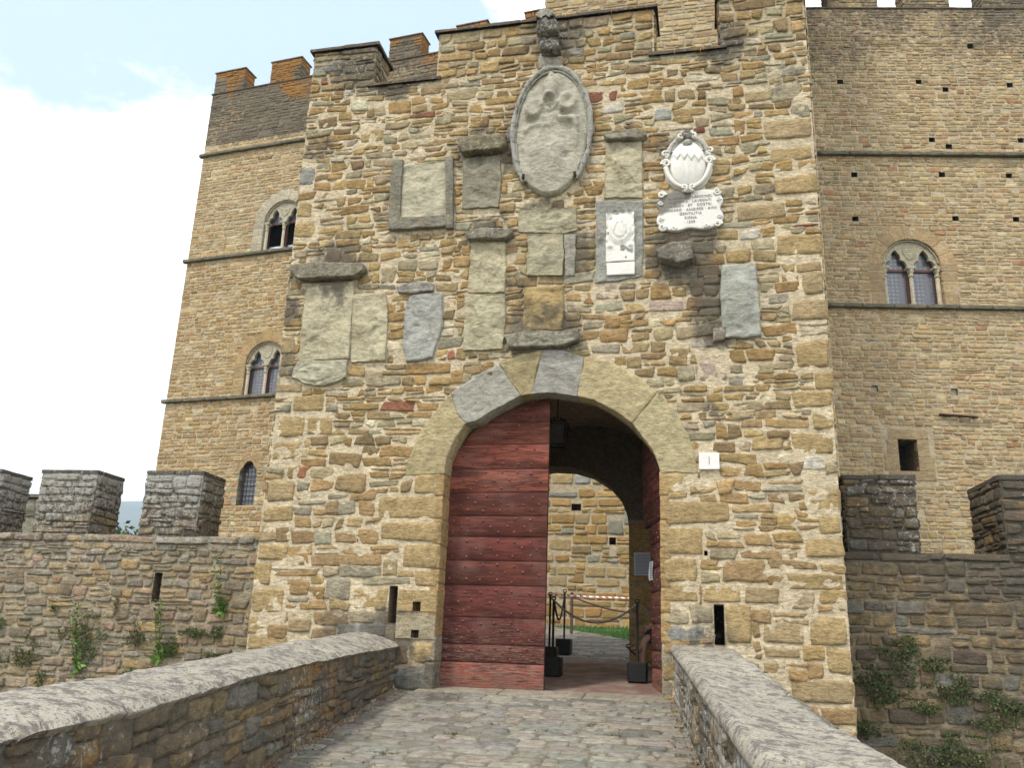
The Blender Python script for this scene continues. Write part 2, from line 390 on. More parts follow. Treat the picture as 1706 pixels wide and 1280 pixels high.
SG = np.array([-1, -.92, -.68, -.34, 0, .34, .68, .92, 1.0]); TG = np.array([-1, -.86, -.45, 0, .45, .86, 1.0])
def emit_stones(buf, fr, rects, colors, H, gap, rough, jit, wearf, mat=0, big=False, wave=None):
    if not len(rects): return
    sg, tg = (np.array([-1, -.93, -.75, -.45, -.15, .15, .45, .75, .93, 1.0]), np.array([-1, -.90, -.6, -.2, .2, .6, .90, 1.0])) if big else (SG, TG)
    r = np.array(rects, float); n = len(r); S, T = np.meshgrid(sg, tg, indexing='ij'); ns, nt_ = len(sg), len(tg)
    g = gap*(1+rng.uniform(-.3, .5, (n, 4)))
    cu = (r[:, 0]+r[:, 1])/2; cv = (r[:, 2]+r[:, 3])/2; hu = (r[:, 1]-r[:, 0])/2; hv = (r[:, 3]-r[:, 2])/2
    hu2 = np.maximum(hu-g[:, 0]/2, hu*.6); hv2 = np.maximum(hv-g[:, 1]/2, hv*.6)
    # corner offsets, bilinear
    co = rng.normal(0, 1, (n, 4, 2))*np.minimum(jit, np.stack([hu, hv], 1)*.35)[:, None, :]
    co = np.clip(co, -.04, .04)
    a = (1-S)*(1-T)/4; b = (1+S)*(1-T)/4; c = (1+S)*(1+T)/4; d = (1-S)*(1+T)/4
    ou = sum(co[:, i, 0][:, None, None]*k for i, k in enumerate((a, b, c, d))); ov = sum(co[:, i, 1][:, None, None]*k for i, k in enumerate((a, b, c, d)))
    rr = np.minimum(.5, rng.uniform(.02, .13, n)); asp = (hv2/hu2)
    ru = (rr*np.minimum(1, asp*1.3))[:, None, None]; rv = (rr*np.minimum(1, 1.3/asp))[:, None, None]
    U = cu[:, None, None]+hu2[:, None, None]*S*(1-ru*np.abs(T)**5)+ou
    V = cv[:, None, None]+hv2[:, None, None]*T*(1-rv*np.abs(S)**5)+ov
    if wave is not None: V = V+wave(U, V)
    Hs = H*np.exp(rng.normal(0, .3, n))[:, None, None]
    e = np.maximum(np.abs(S), np.abs(T)); ed = np.where(e >= .999, 0, np.where(e > .85, .86, 1.0))
    P = fr.pt(U, V, 0)
    sd_ = rng.uniform(0, 100, n)[:, None, None, None]
    nz = fbm(P*np.array([5, 5, 9.])+sd_, 3, 5)
    nj = fbm(P*14+sd_, 3, 9)*jit*1.0*(e > .60)
    tilt = rng.normal(0, .22, n)[:, None, None]*S+rng.normal(0, .28, n)[:, None, None]*T
    h = Hs*ed*(1+tilt*.6)+nz*rough*(ed > 0)-(.022)*(ed == 0)
    P = fr.pt(U+nj*np.sign(S)*np.abs(S)**2, V+nj*np.sign(T)*np.abs(T)**2, h)
    cm = 1+.16*fbm(P*7+sd_, 2, 2)
    C = np.asarray(colors)[:, None, None, :]*cm[..., None]
    W = wearf(P) if wearf else np.zeros(P.shape)
    idx = np.arange(ns*nt_).reshape(ns, nt_)
    q = np.stack([idx[:-1, :-1], idx[1:, :-1], idx[1:, 1:], idx[:-1, 1:]], -1).reshape(-1, 4)
    # orientation
    nn = np.cross(fr.eu, fr.ev); 
    if np.dot(nn, fr.n) < 0: q = q[:, ::-1]
    F = (q[None]+(np.arange(n)*ns*nt_)[:, None, None]).reshape(-1, 4)
    buf.add(P.reshape(-1, 3), F, C.reshape(-1, 3), W.reshape(-1, 3), mat)

def mortar(buf, fr, u0, u1, v0, v1, holes, cell, colr, amp=.006, h=0.0, wearf=None, mat=0):
    us = list(np.linspace(u0, u1, max(2, int((u1-u0)/cell)+1))); vs_ = list(np.linspace(v0, v1, max(2, int((v1-v0)/cell)+1)))
    for pl in holes:
        if len(pl) == 4: us += [p[0] for p in pl]; vs_ += [p[1] for p in pl]
    us = np.array(sorted(set(round(x, 4) for x in us if u0 <= x <= u1))); vs_ = np.array(sorted(set(round(x, 4) for x in vs_ if v0 <= x <= v1)))
    U, V = np.meshgrid(us, vs_, indexing='ij'); P = fr.pt(U, V, 0)
    nz = fbm(P*np.array([9., 9, 9]), 3, 21); P = fr.pt(U, V, h+amp*1.6*nz)
    cu = (us[:-1]+us[1:])/2; cv = (vs_[:-1]+vs_[1:])/2; CU, CV = np.meshgrid(cu, cv, indexing='ij'); keep = np.ones(CU.shape, bool)
    for pl in holes: keep &= ~inpoly(pl, CU, CV)
    idx = np.arange(U.size).reshape(U.shape)
    q = np.stack([idx[:-1, :-1], idx[1:, :-1], idx[1:, 1:], idx[:-1, 1:]], -1)[keep]
    if np.dot(np.cross(fr.eu, fr.ev), fr.n) < 0: q = q[:, ::-1]
    C = np.array(colr)*(1+.14*fbm(P*3, 3, 8))[..., None]
    W = wearf(P) if wearf else np.zeros(P.shape)
    buf.add(P.reshape(-1, 3), q.reshape(-1, 4), C.reshape(-1, 3), W.reshape(-1, 3), mat)

def recess(buf, fr, poly, depth, c, wear=(0, 0, 0), mat=0, back=True, h0=.01, bmat=None, bc=(.02, .017, .014)):
    n = len(poly); A = [fr.pt(u, v, h0) for u, v in poly]; B = [fr.pt(u, v, -depth) for u, v in poly]
    buf.add(A+B, [(i, (i+1) % n, n+(i+1) % n, n+i) for i in range(n)], c, wear, mat, False)
    if back: buf.add(B, [tuple(range(n))], bc, (0, 0, 0), mat if bmat is None else bmat, False)

def masonry(buf, fr, u0, u1, v0, v1, pal, hgt=.13, wid=.27, soft=(), hard=(), holes=(), H=.018, gap=.016, rough=.010, jit=.012, ps=.22, pj=.12, cell=.035, mcol=(.40, .33, .22), wearf=None, palf=None, mh=0.0, mamp=.006, wavea=.02, matm=0, explicit=(), edge=False):
    hg = hgt if callable(hgt) else (lambda v: hgt); wd = wid if callable(wid) else (lambda v: wid)
    semi = [[(e[0], e[2]), (e[1], e[2]), (e[1], e[3]), (e[0], e[3])] for e in explicit]; hard = list(hard)
    rc = stones_layout(u0, u1, v0, v1, hg, wd, list(soft), hard+list(holes), ps, pj, semi)
    if wavea: wave = lambda U, V: wavea*fbm(np.stack([U*.55+3.1, V*1.3, U*0+1.7], -1), 2, 31)*np.clip(np.minimum(V-v0, v1-V)*4, 0, 1)
    else: wave = None
    cs = pick(pal, len(rc))
    if palf is not None:
        for i, r in enumerate(rc):
            k = palf((r[0]+r[1])/2, (r[2]+r[3])/2, r)
            if k is not None: cs[i] = k
    rc = np.array(rc)
    if edge:
        k = rc[:, 1] > u1-.002; rc[k, 1] += rng.uniform(-.02, .03, k.sum()); k = rc[:, 0] < u0+.002; rc[k, 0] -= rng.uniform(-.02, .03, k.sum())
    area = (rc[:, 1]-rc[:, 0])*(rc[:, 3]-rc[:, 2]); bg = area > .05
    for fl, bigf in ((~bg, False), (bg, True)):
        if fl.any(): emit_stones(buf, fr, rc[fl], cs[fl], H, gap, rough, jit, wearf, 0, bigf, wave)
    if len(explicit):
        er = [((e[0]-(random.uniform(-.01, .03) if edge and e[0] < u0+.01 else 0)), (e[1]+(random.uniform(-.01, .03) if edge and e[1] > u1-.01 else 0)), e[2], e[3]) for e in explicit]; ec = np.array([e[4] for e in explicit])*(1+rng.normal(0, .05, (len(explicit), 1)))
        emit_stones(buf, fr, er, ec, H*.95, gap*.7, rough*1.1, jit*.6, wearf, 0, True, None)
    mortar(buf, fr, u0, u1, v0, v1, holes, cell, mcol, mamp, mh, wearf, matm)

def resample(poly, n):
    p = np.array(poly, float); q = np.roll(p, -1, 0); L_ = np.linalg.norm(q-p, axis=1); tot = L_.sum(); out = []; 
    cum = np.concatenate([[0], np.cumsum(L_)])
    # keep the corners
    for i in range(len(p)):
        k = max(1, int(round(n*L_[i]/tot)))
        for j in range(k): out.append(p[i]+(q[i]-p[i])*j/k)
    return np.array(out)
def slab(buf, fr, poly, h0, h1, c, bev=.015, amp=.008, freq=6., nb=56, rings=9, jit=.004, relief=None, wearf=None, mat=0, cvar=.10, seed=0, center=None, blotch=None):
    """one block or carved slab: rounded arris, eroded face"""
    B = resample(poly, nb); n = len(B); 
    ct = np.array(center) if center is not None else B.mean(0)
    d = B-ct; ln = np.linalg.norm(d, axis=1)[:, None]
    P3 = fr.pt(B[:, 0], B[:, 1], 0); B = B+d/ln*jit*1.6*fbm(P3*11+seed, 2, 4)[:, None]; d = B-ct; ln = np.linalg.norm(d, axis=1)[:, None]
    sb = np.clip(1-bev/ln, .3, 1); sm = np.clip(1-.3*bev/ln, .3, 1)
    U = [B, B, ct+d*sm]; Hh = [np.full(n, h0), np.full(n, h1-bev), np.full(n, h1-.3*bev)]
    for s_ in np.linspace(1, 0.0, rings+1)[:-1]: U.append(ct+d*sb*s_); Hh.append(np.full(n, h1))
    U = np.array(U); Hh = np.array(Hh)
    P = fr.pt(U[..., 0], U[..., 1], Hh)
    nz = fbm(P*freq+seed*3.7, 4, 17); rd = 1-np.abs(fbm(P*freq*.6+seed+9, 3, 27))*2.2
    k = np.array([0, .3, .8]+[1]*rings)[:, None]
    Hh = Hh+k*amp*(nz-.7*np.maximum(rd-.62, 0)*2)
    if relief is not None: Hh = Hh+np.where(np.arange(len(Hh))[:, None] > 2, relief(U[..., 0], U[..., 1]), 0)
    P = fr.pt(U[..., 0], U[..., 1], Hh).reshape(-1, 3); m = len(U)
    hc = Hh[-1].mean(); Pc = fr.pt(ct[0], ct[1], (hc if relief is None else h1+float(relief(ct[0], ct[1]))))
    F = []
    for i in range(m-1):
        for j in range(n): F.append((i*n+j, i*n+(j+1) % n, (i+1)*n+(j+1) % n, (i+1)*n+j))
    tri = [((m-1)*n+j, (m-1)*n+(j+1) % n, m*n) for j in range(n)]
    P = np.vstack([P, Pc]); 
    area = 0.5*np.sum(B[:, 0]*np.roll(B[:, 1], -1)-np.roll(B[:, 0], -1)*B[:, 1]); fl = (area > 0) == (np.dot(np.cross(fr.eu, fr.ev), fr.n) > 0)
    F += tri
    if not fl: F = [f[::-1] for f in F]
    C = np.array(c)*(1+cvar*2*fbm(P*3.3+seed, 3, 6))[:, None]
    if blotch is not None:
        bc, thr = blotch; f = np.clip((fbm(P*3.1+seed*2.3, 3, 77)-thr)*6, 0, 1)[:, None]; C = C*(1-f)+np.array(bc)*f
    W = wearf(P) if wearf else (0, 0, 0)
    buf.add(P, F, C, W, mat)
def plate(buf, fr, outer, h0, h1, c, mat=0, wear=(0, 0, 0), holes=()):
    loops = [outer]+list(holes); flat = [p for l in loops for p in l]
    tris = geometry.tessellate_polygon([[Vector((p[0], p[1], 0)) for p in l] for l in loops])
    n = len(flat); A = [fr.pt(p[0], p[1], h1) for p in flat]; B = [fr.pt(p[0], p[1], h0) for p in flat]
    F = [tuple(t) for t in tris]
    # orient front towards n
    def nr(t): 
        a, b, d = (A[i] for i in t); return np.dot(np.cross(b-a, d-a), fr.n)
    F = [t if nr(t) > 0 else t[::-1] for t in F]
    buf.add(A, F, c, wear, mat, False); buf.add(B, [t[::-1] for t in F], c, wear, mat, False)
    k = 0
    for l in loops:
        m = len(l); V = A[k:k+m]+B[k:k+m]; buf.add(V, [(i, (i+1) % m, m+(i+1) % m, m+i) for i in range(m)], c, wear, mat, False); k += m
rect = lambda a, b, c, d: [(a, c), (b, c), (b, d), (a, d)]
def blobs(P, lst):   # stains: (point, radius, strength)
    r = np.zeros(P.shape[:-1])
    for q, rad, s_ in lst:
        d2 = ((P-np.array(q))**2); dd = np.sqrt(d2[..., 0]+d2[..., 1]*.3+d2[..., 2]); r = np.maximum(r, s_*np.clip(1.3-dd/rad, 0, 1))
    return r


# ================================================================== SETTING: ground, road, yard, hills
def quad_sheet(name, pts, m, c, kind='structure', cell=None):
    b = Buf(); b.add(pts, [tuple(range(len(pts)))], c, smooth=False); o = b.build(name, m); tag(o, kind=kind); return o
GRD = simple('rough_ground', (.060, .075, .030), .95, sc=2, c2=(.10, .085, .05), bump=.6)
quad_sheet('ground', [(-9000, -9000, -4.6), (9000, -9000, -4.6), (9000, 9000, -4.6), (-9000, 9000, -4.6)], GRD, (.08, .08, .04))
def hill(name, Y, zt, x0, x1, c, seed, rough):
    b = Buf(); n = 120; X = np.linspace(x0, x1, n); R = []
    prof = zt*(1+.07*vn(np.stack([X/700, X*0, X*0], -1), seed)+.03*vn(np.stack([X/170, X*0, X*0], -1), seed))
    for k, (dy, f) in enumerate(((-1300, 0), (-800, .35), (-300, .8), (0, 1), (500, .9), (1300, 0))):
        R.append(np.stack([X, Y+dy+0*X, -6+prof*f*(1+.12*(1-f)*vn(np.stack([X/200, X*0+k, X*0], -1), 3))], -1))
    R = np.array(R); i = np.arange(6*n).reshape(6, n); q = np.stack([i[:-1, :-1], i[1:, :-1], i[1:, 1:], i[:-1, 1:]], -1).reshape(-1, 4)
    b.add(R.reshape(-1, 3), q, c); o = b.build(name, simple('wooded_hill', c, .95, sc=.01, c2=tuple(x*1.5 for x in c))); tag(o, kind='structure')
hill('hills', 2500, 402, -4600, 900, (.035, .055, .030), 4, .1)

# the paved ramp that climbs to the gate (0.095 m per metre)
SL = .095
def road_wear(P): return np.stack([.30+.35*np.clip(fbm(P*.9, 2, 5), -1, 1), .30+0*P[..., 0], .02+0*P[..., 0]], -1)
b = Buf(); RF = Fr((0, 0, 0), (1, 0, 0), (0, -1, -SL), (0, -SL, 1))
masonry(b, RF, -2.3, 2.9, .12, 11.5, PAL_R, hgt=.20, wid=.30, H=.009, gap=.018, rough=.005, jit=.022, ps=.06, pj=.06, cell=.05, mcol=(.18, .162, .125), wearf=road_wear, mh=-.002, mamp=.007, wavea=.05)
b.box(Fr((0, 0, 0), (1, 0, 0), (0, -1, -SL), (0, 0, 1)), -2.3, 2.9, -.0, 11.5, -.5, -.03, (.2, .17, .12))
tag(b.build('road', PAVE), kind='structure')
b = Buf()   # threshold slab, three worn pieces
for k, (a, c_) in enumerate(((-1.55, -.55), (-.54, .45), (.46, 1.5))):
    slab(b, RF, rect(a, c_, -.30, .13), -.1, .018+.004*k, (.25, .225, .18), bev=.02, amp=.006, seed=k)
tag(b.build('threshold', PAVE), kind='structure')
# red floor of the passage and the yard beyond
m, t, bs = mat('passage_floor'); q = NB(t); p = q.pos(); br = q.new('ShaderNodeTexBrick'); q.put(br.inputs['Vector'], q.pos((1, 1, 0))); br.inputs['Scale'].default_value = 3.2
br.inputs['Color1'].default_value = (.20, .105, .08, 1); br.inputs['Color2'].default_value = (.16, .09, .07, 1); br.inputs['Mortar'].default_value = (.13, .10, .08, 1); br.inputs['Mortar Size'].default_value = .012
q.put(bs.inputs['Base Color'], q.mix(q.ramp(q.noise(p, 2.4, 5, .7), .40, .66), br.outputs[0], (.27, .21, .165))); bs.inputs['Roughness'].default_value = .85
q.put(bs.inputs['Normal'], q.bump(br.outputs[1], -.4, .006))
quad_sheet('passage_floor', [(-1.9, .28, .28*SL+.006), (1.75, .28, .28*SL+.006), (1.75, 3.95, 3.95*SL), (-1.9, 3.95, 3.95*SL)], m, (.2, .1, .08))
b = Buf(); YF = Fr((0, 3.95, 3.95*SL), (1, 0, 0), (0, 1, SL), (0, -SL, 1))
masonry(b, YF, -4.5, 3, 0, 6.6, PAL_R, hgt=.3, wid=.5, H=.008, gap=.018, rough=.006, jit=.02, ps=.05, pj=.05, cell=.08, mcol=(.17, .15, .11), wearf=road_wear)
tag(b.build('path', PAVE), kind='structure')
quad_sheet('courtyard', [(-16, 3.95, 3.95*SL-.03), (9, 3.95, 3.95*SL-.03), (12, 24, 2.2), (-22, 24, 2.2)], GRD, (.08, .08, .04))
# grass at the foot of the wall
b = Buf(); tri = [(-1.7, 10.1), (.7, 10.3), (4, 10.3), (4, 5.7), (.3, 7.4)]
gv = []; gf = []; gc = []
while len(gv) < 3*16000:
    x = random.uniform(-1.7, 4); y = random.uniform(5.6, 10.3)
    if not inpoly(tri, np.array([x]), np.array([y]))[0]: continue
    z = y*SL-.01; a = random.uniform(0, 6.28); hh = random.uniform(.03, .10); wd_ = .008
    gv += [(x-wd_*math.cos(a), y-wd_*math.sin(a), z), (x+wd_*math.cos(a), y+wd_*math.sin(a), z), (x+random.uniform(-.03, .03), y+random.uniform(-.03, .03), z+hh)]
    k = random.uniform(.7, 1.3); gc += [(.055*k, .15*k, .022*k)]*3
n = len(gv)//3; b.add(gv, np.arange(3*n).reshape(-1, 3), np.array(gc), smooth=False)
b.add([(x, y, y*SL+.012) for x, y in tri], [tuple(range(5))], (.05, .11, .025), smooth=False)
tag(b.build('grass', LEAF), kind='stuff')

# ================================================================== GATE TOWER
TF = wallframe((0, 0, 0), 0)
X0, X1, ZT = -3.86, 3.40, 8.56
tower = thing('gate_tower', 'rubble stone gate tower with arched gateway and battlements, covered in carved stone panels', 'gatehouse')
arch_px = [(740, 790), (742, 772), (752, 750), (768, 725), (790, 704), (815, 688), (850, 671), (880, 660), (912, 656), (960, 660), (1000, 676), (1040, 705), (1075, 742), (1095, 772), (1100, 787)]
arch = TF.pxs(arch_px); AL = -1.37; AR = 1.36
arch[0] = (AL, arch[0][1]); arch[-1] = (AR, arch[-1][1])
door_poly = [(AR, -.3)]+[(AR, arch[-1][1])]+arch[::-1][1:-1]+[(AL, arch[0][1]), (AL, -.3)]
hole_door = [(u*(1.055 if v > 2.66 else 1.004), v+(.07 if v > 2.66 else 0)) for u, v in door_poly]
slotL = TF.pxs([(650, 977), (662, 977), (659, 1038), (648, 1038)]); slotR = TF.pxs([(1189, 1008), (1205, 1008), (1208, 1075), (1193, 1075)])
def bb(p): return rect(min(x for x, _ in p), max(x for x, _ in p), min(y for _, y in p), max(y for _, y in p))
slotL = bb(slotL); slotR = bb(slotR)
pegs = [bb(TF.pxs([(689, 1003), (701, 1020)])), bb(TF.pxs([(686, 1050), (698, 1064)])), bb(TF.pxs([(1173, 918), (1179, 926)]))]
# voussoirs of the gate arch
vous = [([(675, 792), (682, 765), (700, 722), (722, 690), (741, 668), (752, 655), (762, 690), (776, 706), (758, 735), (745, 762), (741, 790)], (.41, .345, .20), 2),
        ([(752, 655), (792, 628), (832, 607), (850, 636), (868, 660), (828, 681), (792, 703), (776, 706), (762, 690)], (.35, .345, .30), 3),
        ([(832, 607), (866, 592), (905, 583), (895, 620), (885, 657), (868, 660), (850, 636)], (.34, .285, .16), 4),
        ([(905, 583), (940, 585), (973, 596), (968, 630), (961, 661), (912, 655), (885, 657), (895, 620)], (.31, .305, .275), 5),
        ([(974, 597), (1022, 606), (1058, 624), (1095, 655), (1075, 680), (1054, 706), (1022, 684), (990, 667), (961, 661), (968, 630)], (.43, .365, .215), 6),
        ([(1095, 655), (1122, 680), (1145, 722), (1158, 760), (1162, 787), (1130, 788), (1101, 787), (1093, 762), (1078, 737), (1054, 706), (1075, 680)], (.42, .365, .22), 7)]
vp = [(TF.pxs(p), c, s_) for p, c, s_ in vous]
# panels, ledges and plaques on the front: pixel outlines, colour, thickness
PAN = []
def pan(kind, label, pts, c, th, **k): PAN.append((kind, label, TF.pxs(pts), tuple(x*(1.7 if kind == 'ledge' else (1.1 if kind == 'rim' else 1.1)) for x in c), th, k))
GY = (.41, .375, .265); GG = (.38, .365, .275); BL = (.33, .335, .31)
soft = [p for p, _, _ in vp]
O = (.38, .285, .145); O2 = (.35, .27, .155); G = (.26, .265, .25); Wt = (.50, .47, .40); Rd = (.235, .10, .07); Pk = (.38, .30, .25); Bn = (.22, .165, .10); Y_ = (.33, .29, .20)
ex_px = [(689, 788, 737, 825, O), (628, 826, 736, 867, O), (632, 869, 735, 905, O), (668, 906, 733, 949, O), (690, 951, 731, 979, O), (682, 1069, 725, 1110, O), (650, 1070, 681, 1110, Bn), (655, 1112, 722, 1154, G),
 (584, 977, 648, 1017, O), (583, 1019, 646, 1037, Y_), (560, 1040, 645, 1062, G), (602, 960, 686, 975, Y_), (638, 932, 664, 960, O2),
 (1102, 786, 1147, 833, O), (1102, 835, 1218, 877, O), (1103, 879, 1172, 925, O), (1104, 927, 1165, 971, O), (1105, 973, 1165, 1006, O), (1106, 1008, 1148, 1042, Y_), (1150, 1008, 1187, 1042, Y_), (1107, 1044, 1190, 1072, G), (1104, 1100, 1129, 1137, O), (1104, 1139, 1128, 1172, O),
 (1208, 1008, 1253, 1076, O), (1169, 974, 1237, 1005, O), (1240, 978, 1300, 1007, O2), (1268, 1035, 1343, 1076, O2), (1346, 1026, 1420, 1078, O), (1376, 1081, 1424, 1128, O), (1314, 1131, 1427, 1174, O2), (1306, 955, 1414, 983, O), (1337, 896, 1412, 931, O), (1364, 860, 1408, 893, O), (1343, 812, 1406, 858, O), (1270, 1078, 1335, 1100, O2),
 (1317, 719, 1397, 758, O), (1351, 683, 1396, 717, O), (1320, 650, 1393, 681, O), (1357, 619, 1389, 649, O), (1323, 566, 1386, 616, O), (1318, 498, 1380, 535, O2), (1335, 452, 1376, 492, O2), (1292, 388, 1372, 428, O), (1288, 292, 1362, 325, O), (1282, 243, 1358, 268, O), (1270, 198, 1354, 232, O2), (1282, 140, 1338, 168, Y_), (1316, 172, 1350, 198, Y_),
 (457, 690, 510, 730, O), (512, 695, 556, 727, O), (486, 658, 542, 684, O), (453, 735, 503, 768, O), (446, 800, 492, 840, O2), (436, 843, 490, 871, O), (432, 873, 462, 905, O2), (427, 907, 480, 934, O), (422, 936, 452, 976, O), (417, 979, 476, 1024, O), (413, 1027, 445, 1058, O), (411, 1060, 480, 1085, O), (480, 1030, 520, 1056, O2),
 (458, 640, 504, 656, O2), (463, 560, 492, 590, O2), (492, 280, 524, 310, G), (497, 336, 520, 364, O), (491, 366, 530, 398, O), (514, 105, 572, 124, G), (590, 116, 625, 134, O2),
 (1337, 759, 1378, 786, Wt), (1250, 726, 1305, 752, O), (1150, 568, 1190, 579, Wt), (1127, 610, 1158, 638, Y_), (1163, 600, 1213, 636, Pk), (1040, 505, 1075, 522, O), (988, 474, 1032, 500, Pk), (983, 88, 1014, 102, Pk), (1078, 503, 1140, 520, Pk), (975, 152, 1030, 171, Rd), (1150, 214, 1176, 222, Rd), (575, 149, 592, 161, Wt), (1240, 152, 1290, 168, O2), (1020, 57, 1050, 72, O2), (940, 80, 972, 98, G), (1017, 84, 1045, 108, Y_), (1005, 172, 1040, 188, Wt), (1090, 178, 1118, 202, BL),
 (846, 212, 868, 240, G), (1225, 340, 1310, 368, O2), (1232, 385, 1270, 398, Wt), (600, 215, 640, 236, O), (700, 140, 735, 160, O2), (770, 110, 810, 136, O2), (655, 1000, 656, 1001, O)]
ex_px = ex_px[:-1]
expl = []
for (x0, y0, x1, y1, c) in ex_px:
    a, bq = TF.px(x0, y1), TF.px(x1, y0); cc, dd = TF.px(x0, y0), TF.px(x1, y1)
    expl.append(((a[0]+cc[0])/2, (bq[0]+dd[0])/2, (a[1]+dd[1])/2, (bq[1]+cc[1])/2, c))
# keep quoins inside the jambs
expl = [(max(e[0], X0+.0), min(e[1], X1-.0), e[2], e[3], e[4]) for e in expl]
expl = [((e[0], min(e[1], AL+.0), e[2], e[3], e[4]) if e[0] < AL < e[1] else ((max(e[0], AR), e[1], e[2], e[3], e[4]) if e[0] < AR < e[1] and e[3] < 2.7 else e)) for e in expl]

# carved panels (things of their own) ---------------------------------
pan('panel', 0, [(512, 474), (592, 470), (588, 530), (583, 600), (540, 602), (500, 604), (505, 540)], GY, .055)
pan('panel', 0, [(498, 604), (582, 601), (578, 630), (556, 642), (535, 645), (510, 640), (489, 630), (490, 618)], GG, .06)
pan('ledge', 0, [(490, 450), (530, 443), (575, 445), (611, 446), (612, 456), (596, 466), (505, 472), (492, 462)], (.17, .155, .115), .17)
pan('panel', 1, [(590, 492), (643, 488), (647, 520), (644, 603), (586, 605), (585, 560)], GY, .045)
pan('panel', 2, [(690, 492), (738, 489), (739, 540), (722, 598), (700, 603), (678, 606), (672, 580), (676, 520), (682, 500)], BL, .05)
pan('panel', 3, [(672, 276), (748, 268), (746, 366), (663, 371), (665, 320)], (.42, .395, .295), .03)
pan('rim', 3, [(657, 270), (674, 268), (668, 385), (649, 386), (652, 320)], (.20, .19, .15), .085)
pan('rim', 3, [(744, 266), (757, 264), (757, 384), (745, 384)], (.20, .19, .15), .085)
pan('rim', 3, [(650, 368), (752, 361), (756, 380), (652, 387)], (.21, .20, .16), .09)
pan('panel', 4, [(773, 266), (834, 260), (836, 300), (832, 347), (770, 349)], (.255, .24, .18), .05)
pan('ledge', 4, [(766, 240), (800, 234), (845, 236), (846, 248), (838, 256), (774, 263), (767, 254)], (.13, .115, .07), .17)
pan('panel', 5, [(1010, 240), (1069, 236), (1071, 280), (1070, 331), (1007, 331)], GY, .045)
pan('ledge', 5, [(1006, 229), (1040, 224), (1078, 225), (1079, 232), (1070, 238), (1012, 240)], (.16, .15, .115), .14)
pan('panel', 6, [(786, 404), (842, 402), (844, 450), (841, 489), (780, 490), (783, 450)], (.40, .365, .25), .05)
pan('panel', 6, [(776, 493), (842, 491), (843, 540), (838, 583), (773, 586), (775, 540)], (.41, .38, .265), .055)
pan('ledge', 6, [(776, 394), (815, 385), (856, 389), (859, 396), (845, 404), (785, 406)], (.15, .14, .105), .15)
pan('panel', 7, [(866, 349), (960, 346), (962, 384), (940, 390), (864, 388)], (.33, .305, .215), .04)
pan('panel', 7, [(880, 392), (938, 389), (940, 430), (937, 460), (878, 462)], (.35, .325, .23), .05)
pan('panel', 7, [(874, 480), (938, 478), (940, 520), (936, 553), (872, 554)], (.355, .265, .125), .05)
pan('rim', 7, [(940, 392), (960, 391), (958, 462), (942, 462)], (.27, .26, .22), .04)
pan('ledge', 7, [(843, 563), (880, 555), (935, 557), (966, 554), (967, 570), (940, 580), (850, 583)], (.17, .165, .13), .13)
pan('panel', 8, [(993, 336), (1071, 335), (1072, 400), (1070, 461), (1030, 470), (992, 472), (994, 400)], (.27, .275, .25), .035)
pan('panel', 9, [(1202, 443), (1258, 441), (1265, 500), (1268, 562), (1235, 566), (1204, 564), (1200, 500)], (.33, .34, .30), .05)
pan('ledge', 10, [(1092, 425), (1120, 412), (1153, 412), (1156, 440), (1130, 448), (1100, 440)], (.13, .12, .10), .2)
pan('ledge', 11, [(662, 480), (700, 470), (724, 474), (724, 487), (690, 491), (664, 490)], (.22, .21, .19), .08)
pan('ledge', 12, [(1188, 550), (1208, 546), (1208, 570), (1188, 572)], (.16, .14, .11), .07)
oval = [(920+66*math.cos(a)*(1-.06*math.sin(a)), 222-105*math.sin(a)) for a in np.linspace(0, 2*math.pi, 40, endpoint=False)]
ov_uv = TF.pxs(oval)
soft_p = soft+[p[2] for p in PAN]+[ov_uv, rect(*[TF.px(905, 240)[0], TF.px(938, 240)[0]], TF.px(920, 118)[1], TF.px(920, 40)[1])]
cart = TF.pxs([(1145, 226), (1172, 240), (1187, 272), (1178, 300), (1160, 322), (1135, 322), (1115, 300), (1106, 270), (1118, 240)])
plq = TF.pxs([(1106, 322), (1193, 318), (1196, 384), (1103, 387)])
relf = TF.pxs([(1010, 354), (1057, 352), (1058, 436), (1010, 439)]); relf2 = TF.pxs([(1011, 441), (1058, 438), (1058, 459), (1012, 461)])
num = TF.pxs([(1167, 758), (1195, 757), (1196, 782), (1168, 783)])
soft_p += [cart, plq, num]
peg_bl = [bb(TF.pxs([(665, 983), (729, 1021)])), bb(TF.pxs([(661, 1024), (727, 1067)]))]
peg_bl = [[(p[0][0], p[0][1]), (AL, p[0][1]), (AL, p[2][1]), (p[0][0], p[2][1])] for p in peg_bl]
soft_p += peg_bl

def pxw(x, y, r, s_): u, v = TF.px(x, y); return ((u, 0, v), r*.0088, s_)
G_BL = [pxw(*a) for a in [(1150, 400, 60, .95), (1130, 430, 70, .95), (1175, 470, 50, .9), (1180, 520, 45, .8), (1180, 620, 35, .5), (1185, 680, 30, .6), (905, 345, 55, .6), (950, 420, 70, .75), (905, 565, 90, .8), (860, 470, 40, .5), (560, 450, 80, .8), (480, 520, 40, .9), (470, 470, 40, .8), (480, 610, 50, .6), (800, 250, 70, .8), (860, 250, 60, .8), (700, 380, 70, .5), (655, 330, 30, .5), (640, 240, 40, .3), (930, 60, 60, .5), (1040, 230, 50, .6), (810, 395, 60, .7), (600, 120, 60, .45), (660, 140, 45, .6), (530, 250, 50, .6), (1120, 250, 60, .6), (650, 1060, 70, .8), (560, 1050, 60, .6), (1185, 1065, 60, .6), (700, 1130, 60, .7), (1300, 130, 70, .4), (1205, 80, 60, .6), (1190, 555, 40, .9), (1340, 190, 40, .4), (450, 830, 30, .4), (1060, 580, 40, .4)]]
